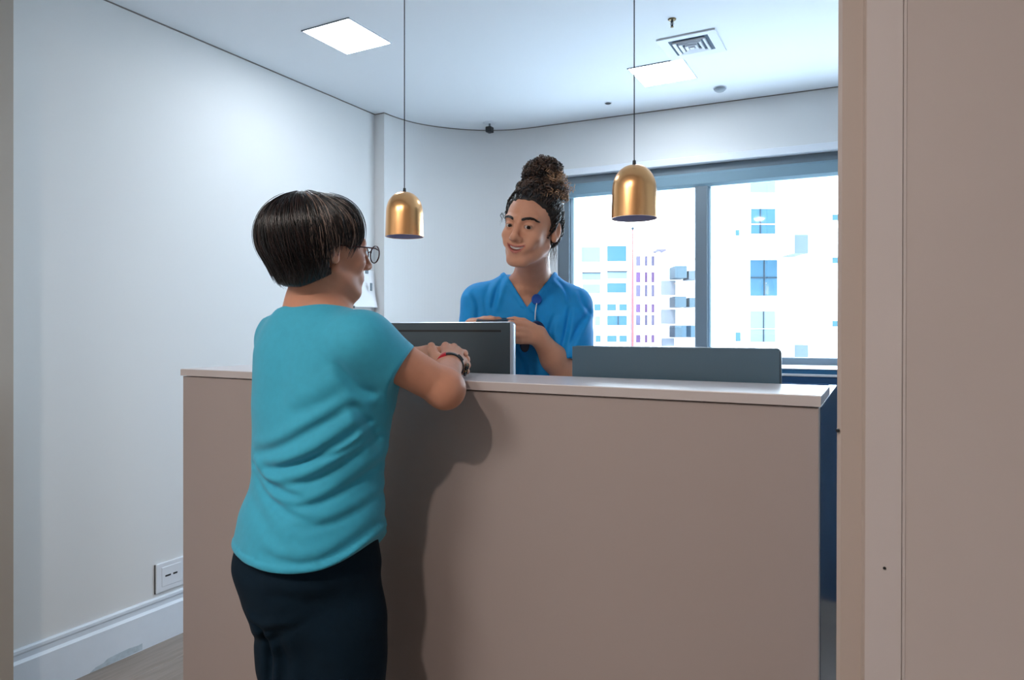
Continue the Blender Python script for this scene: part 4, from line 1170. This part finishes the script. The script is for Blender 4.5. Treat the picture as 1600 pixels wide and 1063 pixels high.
        return np.maximum(np.maximum(np.maximum(hl_, ear_ * .8), low), eara)
    def hair_vol(P):
        L = loc(P); return smin(np.maximum(cap(L), hcut(L)), bun(L), .022)
    def hairf(P):
        L = loc(P); d = smax(cap(L) + .002, hcut(L), .006)
        d = smin(d, bun(L) + .006, .022)
        return d + .0022 * np.sin(L[:, 0] * 210 + 4 * np.sin(L[:, 2] * 80)) * np.sin(L[:, 2] * 190 + L[:, 1] * 120)
    dk, br, backlit = np.array(lin((26, 23, 23))), np.array(lin((84, 66, 56))), np.array(lin((190, 154, 124)))
    bh = sdf_object('hair', hairf, hc - np.array([.16, .16, .13]), hc + np.array([.16, .19, .26]), .003, M['hair'], root, O, lambda V: np.tile(dk, (len(V), 1)))
    lines, rads, cols = [], [], []
    # wavy strands swept from the hairline towards the bun
    cl = np.array([0, -.02, .02]); n = 1500
    dirs = rng.normal(size=(n * 3, 3)); dirs /= np.linalg.norm(dirs, axis=1)[:, None]
    capw = lambda P: cap(loc(P))
    rr = ray_hit(capw, hc + R.T @ cl, dirs @ R); pl = cl + dirs * rr[:, None]
    pl = pl[hcut(pl) < .002][:n]
    tgt = np.array([.004, -.045, .118])
    for p in pl:
        q = p.copy(); pts = []; a0 = rng.uniform(0, 6); am = rng.uniform(.002, .005); lf = rng.uniform(-.001, .0022)
        for st in range(12):
            nrm = (q - np.array([0, -.02, .036])) / np.array([.0845, .1005, .0965]) ** 2; nrm /= np.linalg.norm(nrm)
            sd = np.cross(nrm, tgt - q); sd /= np.linalg.norm(sd) + 1e-9
            pts.append(q + sd * am * math.sin(a0 + st * 1.35) + nrm * (lf + am * .6 * math.cos(a0 + st * 1.35)))
            tg_ = np.cross(sd, nrm); tg_ *= np.sign(tg_ @ (tgt - q))
            q = q + tg_ * .0062
            k_ = (cl + (q - cl) / np.linalg.norm(q - cl) * 1.0)
            dd = float(cap(q[None].astype(np.float32))[0]); q = q - nrm * dd
            if np.linalg.norm(q - tgt) < .02: break
        if len(pts) < 4: continue
        pts = np.array(pts); m_ = len(pts)
        lines.append(hc + pts @ R - O); rads.append(rng.uniform(.0013, .0024) * np.sin(np.linspace(.35, 2.9, m_)))
        cols.append(dk * rng.uniform(.5, 2.6) if rng.random() < .75 else br * rng.uniform(.6, 1.1))
    # coils over the bun
    for k in range(900):
        v_ = rng.normal(size=3); v_ /= np.linalg.norm(v_)
        up_ = v_[2] > -.35 and rng.random() < .6
        if not up_: v_[2] = abs(v_[2])
        p = bc + v_ * np.array([.060, .058, .064]) if up_ else np.array([.008, -.036, .096]) + v_ * np.array([.078, .077, .055])
        t_ = np.cross(v_, rng.normal(size=3)); t_ /= np.linalg.norm(t_); b_ = np.cross(v_, t_)
        p = p + v_ * max(0, rng.normal(0, .0035))
        L_ = rng.uniform(.018, .034); cr = rng.uniform(.0035, .0068); tn = rng.uniform(2.0, 3.6); a0 = rng.uniform(0, 6); m_ = 26
        s_ = np.linspace(0, 1, m_); rad_ = .057
        base_ = p[None] + np.sin((s_ - .5) * L_ / rad_)[:, None] * rad_ * t_ + (np.cos((s_ - .5) * L_ / rad_) - 1)[:, None] * rad_ * v_
        pts = base_ + cr * (np.cos(a0 + s_ * tn * 6.283)[:, None] * b_ + np.sin(a0 + s_ * tn * 6.283)[:, None] * v_)
        lines.append(hc + pts @ R - O); rads.append(rng.uniform(.0014, .0025) * np.sin(np.linspace(.4, 2.8, m_)))
        tip = np.clip((v_[2] * .5 + .5), 0, 1)
        left = v_[0] > .55 and v_[2] < .35                          # window backlight painted into the curls on one side
        cols.append((backlit * rng.uniform(.6, 1.1)) if left and rng.random() < .8 else (br * rng.uniform(.7, 1.5) if rng.random() < .25 + .5 * tip else dk * rng.uniform(.7, 1.8)))
    # a loose tuft at the side of the bun, window backlight painted into its pale colour
    for k in range(60):
        p = np.array([.062, -.060, .128]) + rng.normal(size=3) * np.array([.012, .010, .015])
        a0 = rng.uniform(0, 6); m_ = 18; s_ = np.linspace(0, 1, m_); dr = rng.normal(size=3) + np.array([1., 0, .2]); dr /= np.linalg.norm(dr); t_ = np.cross(dr, [0, 0, 1.]); b_ = np.cross(dr, t_)
        pts = p + dr * (s_[:, None] * .016) + .0045 * (np.cos(a0 + s_ * 11)[:, None] * t_ + np.sin(a0 + s_ * 11)[:, None] * b_)
        lines.append(hc + pts @ R - O); rads.append(.0014 * np.sin(np.linspace(.4, 2.8, m_))); cols.append(backlit * rng.uniform(.7, 1.25))
    # wisps that escape behind the ear and at the temple
    for k in range(46):
        back = k < 34
        p = np.array([.058, -.05, -.03]) + rng.normal(size=3) * .008 if back else np.array([-.066, .045, .03]) + rng.normal(size=3) * .007
        m_ = 16; s_ = np.linspace(0, 1, m_); a0 = rng.uniform(0, 6)
        ln = rng.uniform(.05, .095) if back else rng.uniform(.02, .04)
        pts = p + s_[:, None] * np.array([.10 * .1, -.01, -1.0]) * ln + .003 * np.stack([np.sin(a0 + s_ * 9), np.cos(a0 + s_ * 9), 0 * s_], 1)
        lines.append(hc + pts @ R - O); rads.append(np.full(m_, .0008) * (1.1 - s_)); cols.append(br * rng.uniform(.8, 1.8) if back else dk)
    tag(link('hair_curls', tubes_mesh('hair_curls', lines, rads, 4, cols), M['hair'], bh, smooth=True), kind='stuff')

    # ---------------- badge reel on the scrub top
    def front(px, py, off=.0):      # point on the front of the scrub top along a line of sight
        lo_, hi_ = 2.02, 2.34
        for _ in range(24):
            m_ = (lo_ + hi_) / 2
            if top(uvz(px, py, m_)[None].astype(np.float32))[0] > 0: lo_ = m_
            else: hi_ = m_
        return uvz(px, py, lo_ - off)
    c0 = front(838.5, 468, .004)
    def disc(name, c, rx, rz, t, m, parent, n=28, tilt=0):
        vs = []
        for yy, k in ((-t, .86), (-t * .4, 1.0), (t, 1.0)):
            for i in range(n):
                a = 2 * math.pi * i / n; vs.append(c + np.array([rx * k * math.cos(a), yy + tilt * math.sin(a) * rz, rz * k * math.sin(a)]) - O)
        fs = [tuple(range(n - 1, -1, -1))] + [(r_ * n + i, r_ * n + (i + 1) % n, (r_ + 1) * n + (i + 1) % n, (r_ + 1) * n + i) for r_ in range(2) for i in range(n)] + [tuple(range(2 * n, 3 * n))]
        return link(name, mesh(name, vs, fs), m, parent, smooth=False)
    reel = disc('badge_reel', c0, .0165, .0175, .006, M['blue'], root)
    c1 = front(836.5, 487, .006); c2 = front(836, 500, .010)
    link('strap', tubes_mesh('strap', [np.array([c0 + [0, -.006, -.012], c1, c2]) - O], [np.array([.0032, .0040, .0034])], 6, flat=.4), M['white'], reel, smooth=True)
    c3 = front(838, 517, .012); c3[2] -= .004
    disc('badge_holder', c3, .030, .036, .003, M['bluedark'], reel, 28)
    box('badge_card', tuple(c3 - O + np.array([.008, -.0052, -.006])), tuple(c3 - O + np.array([.024, -.0034, .016])), M['paper'], reel, .001, 1)
    c4 = front(820, 540, .006)
    disc('badge_tail', c4, .015, .022, .004, M['bluedark'], reel, 20)
    return root
nurse()

# phone held between the nurse's hands
pc = uvz(774, 501.0, 2.167)
ph = empty('phone', cam2world(*pc), YAW, 'thin dark phone held flat in the nurse\'s hands above the monitor', 'phone')
rt = Matrix.Rotation(math.radians(-8), 3, 'Y').to_4x4() @ Matrix.Rotation(math.radians(14), 3, 'X').to_4x4()
box('case', (-.060, -.036, -.004), (.060, .036, .004), M['black'], ph, .003, 2, rot=Matrix.Rotation(math.radians(8), 4, 'X'))
sc_ = box('glass_front', (-.057, -.033, .0035), (.057, .033, .0046), M['dark'], ph, 0)
sc_.rotation_euler = (math.radians(8), 0, 0)
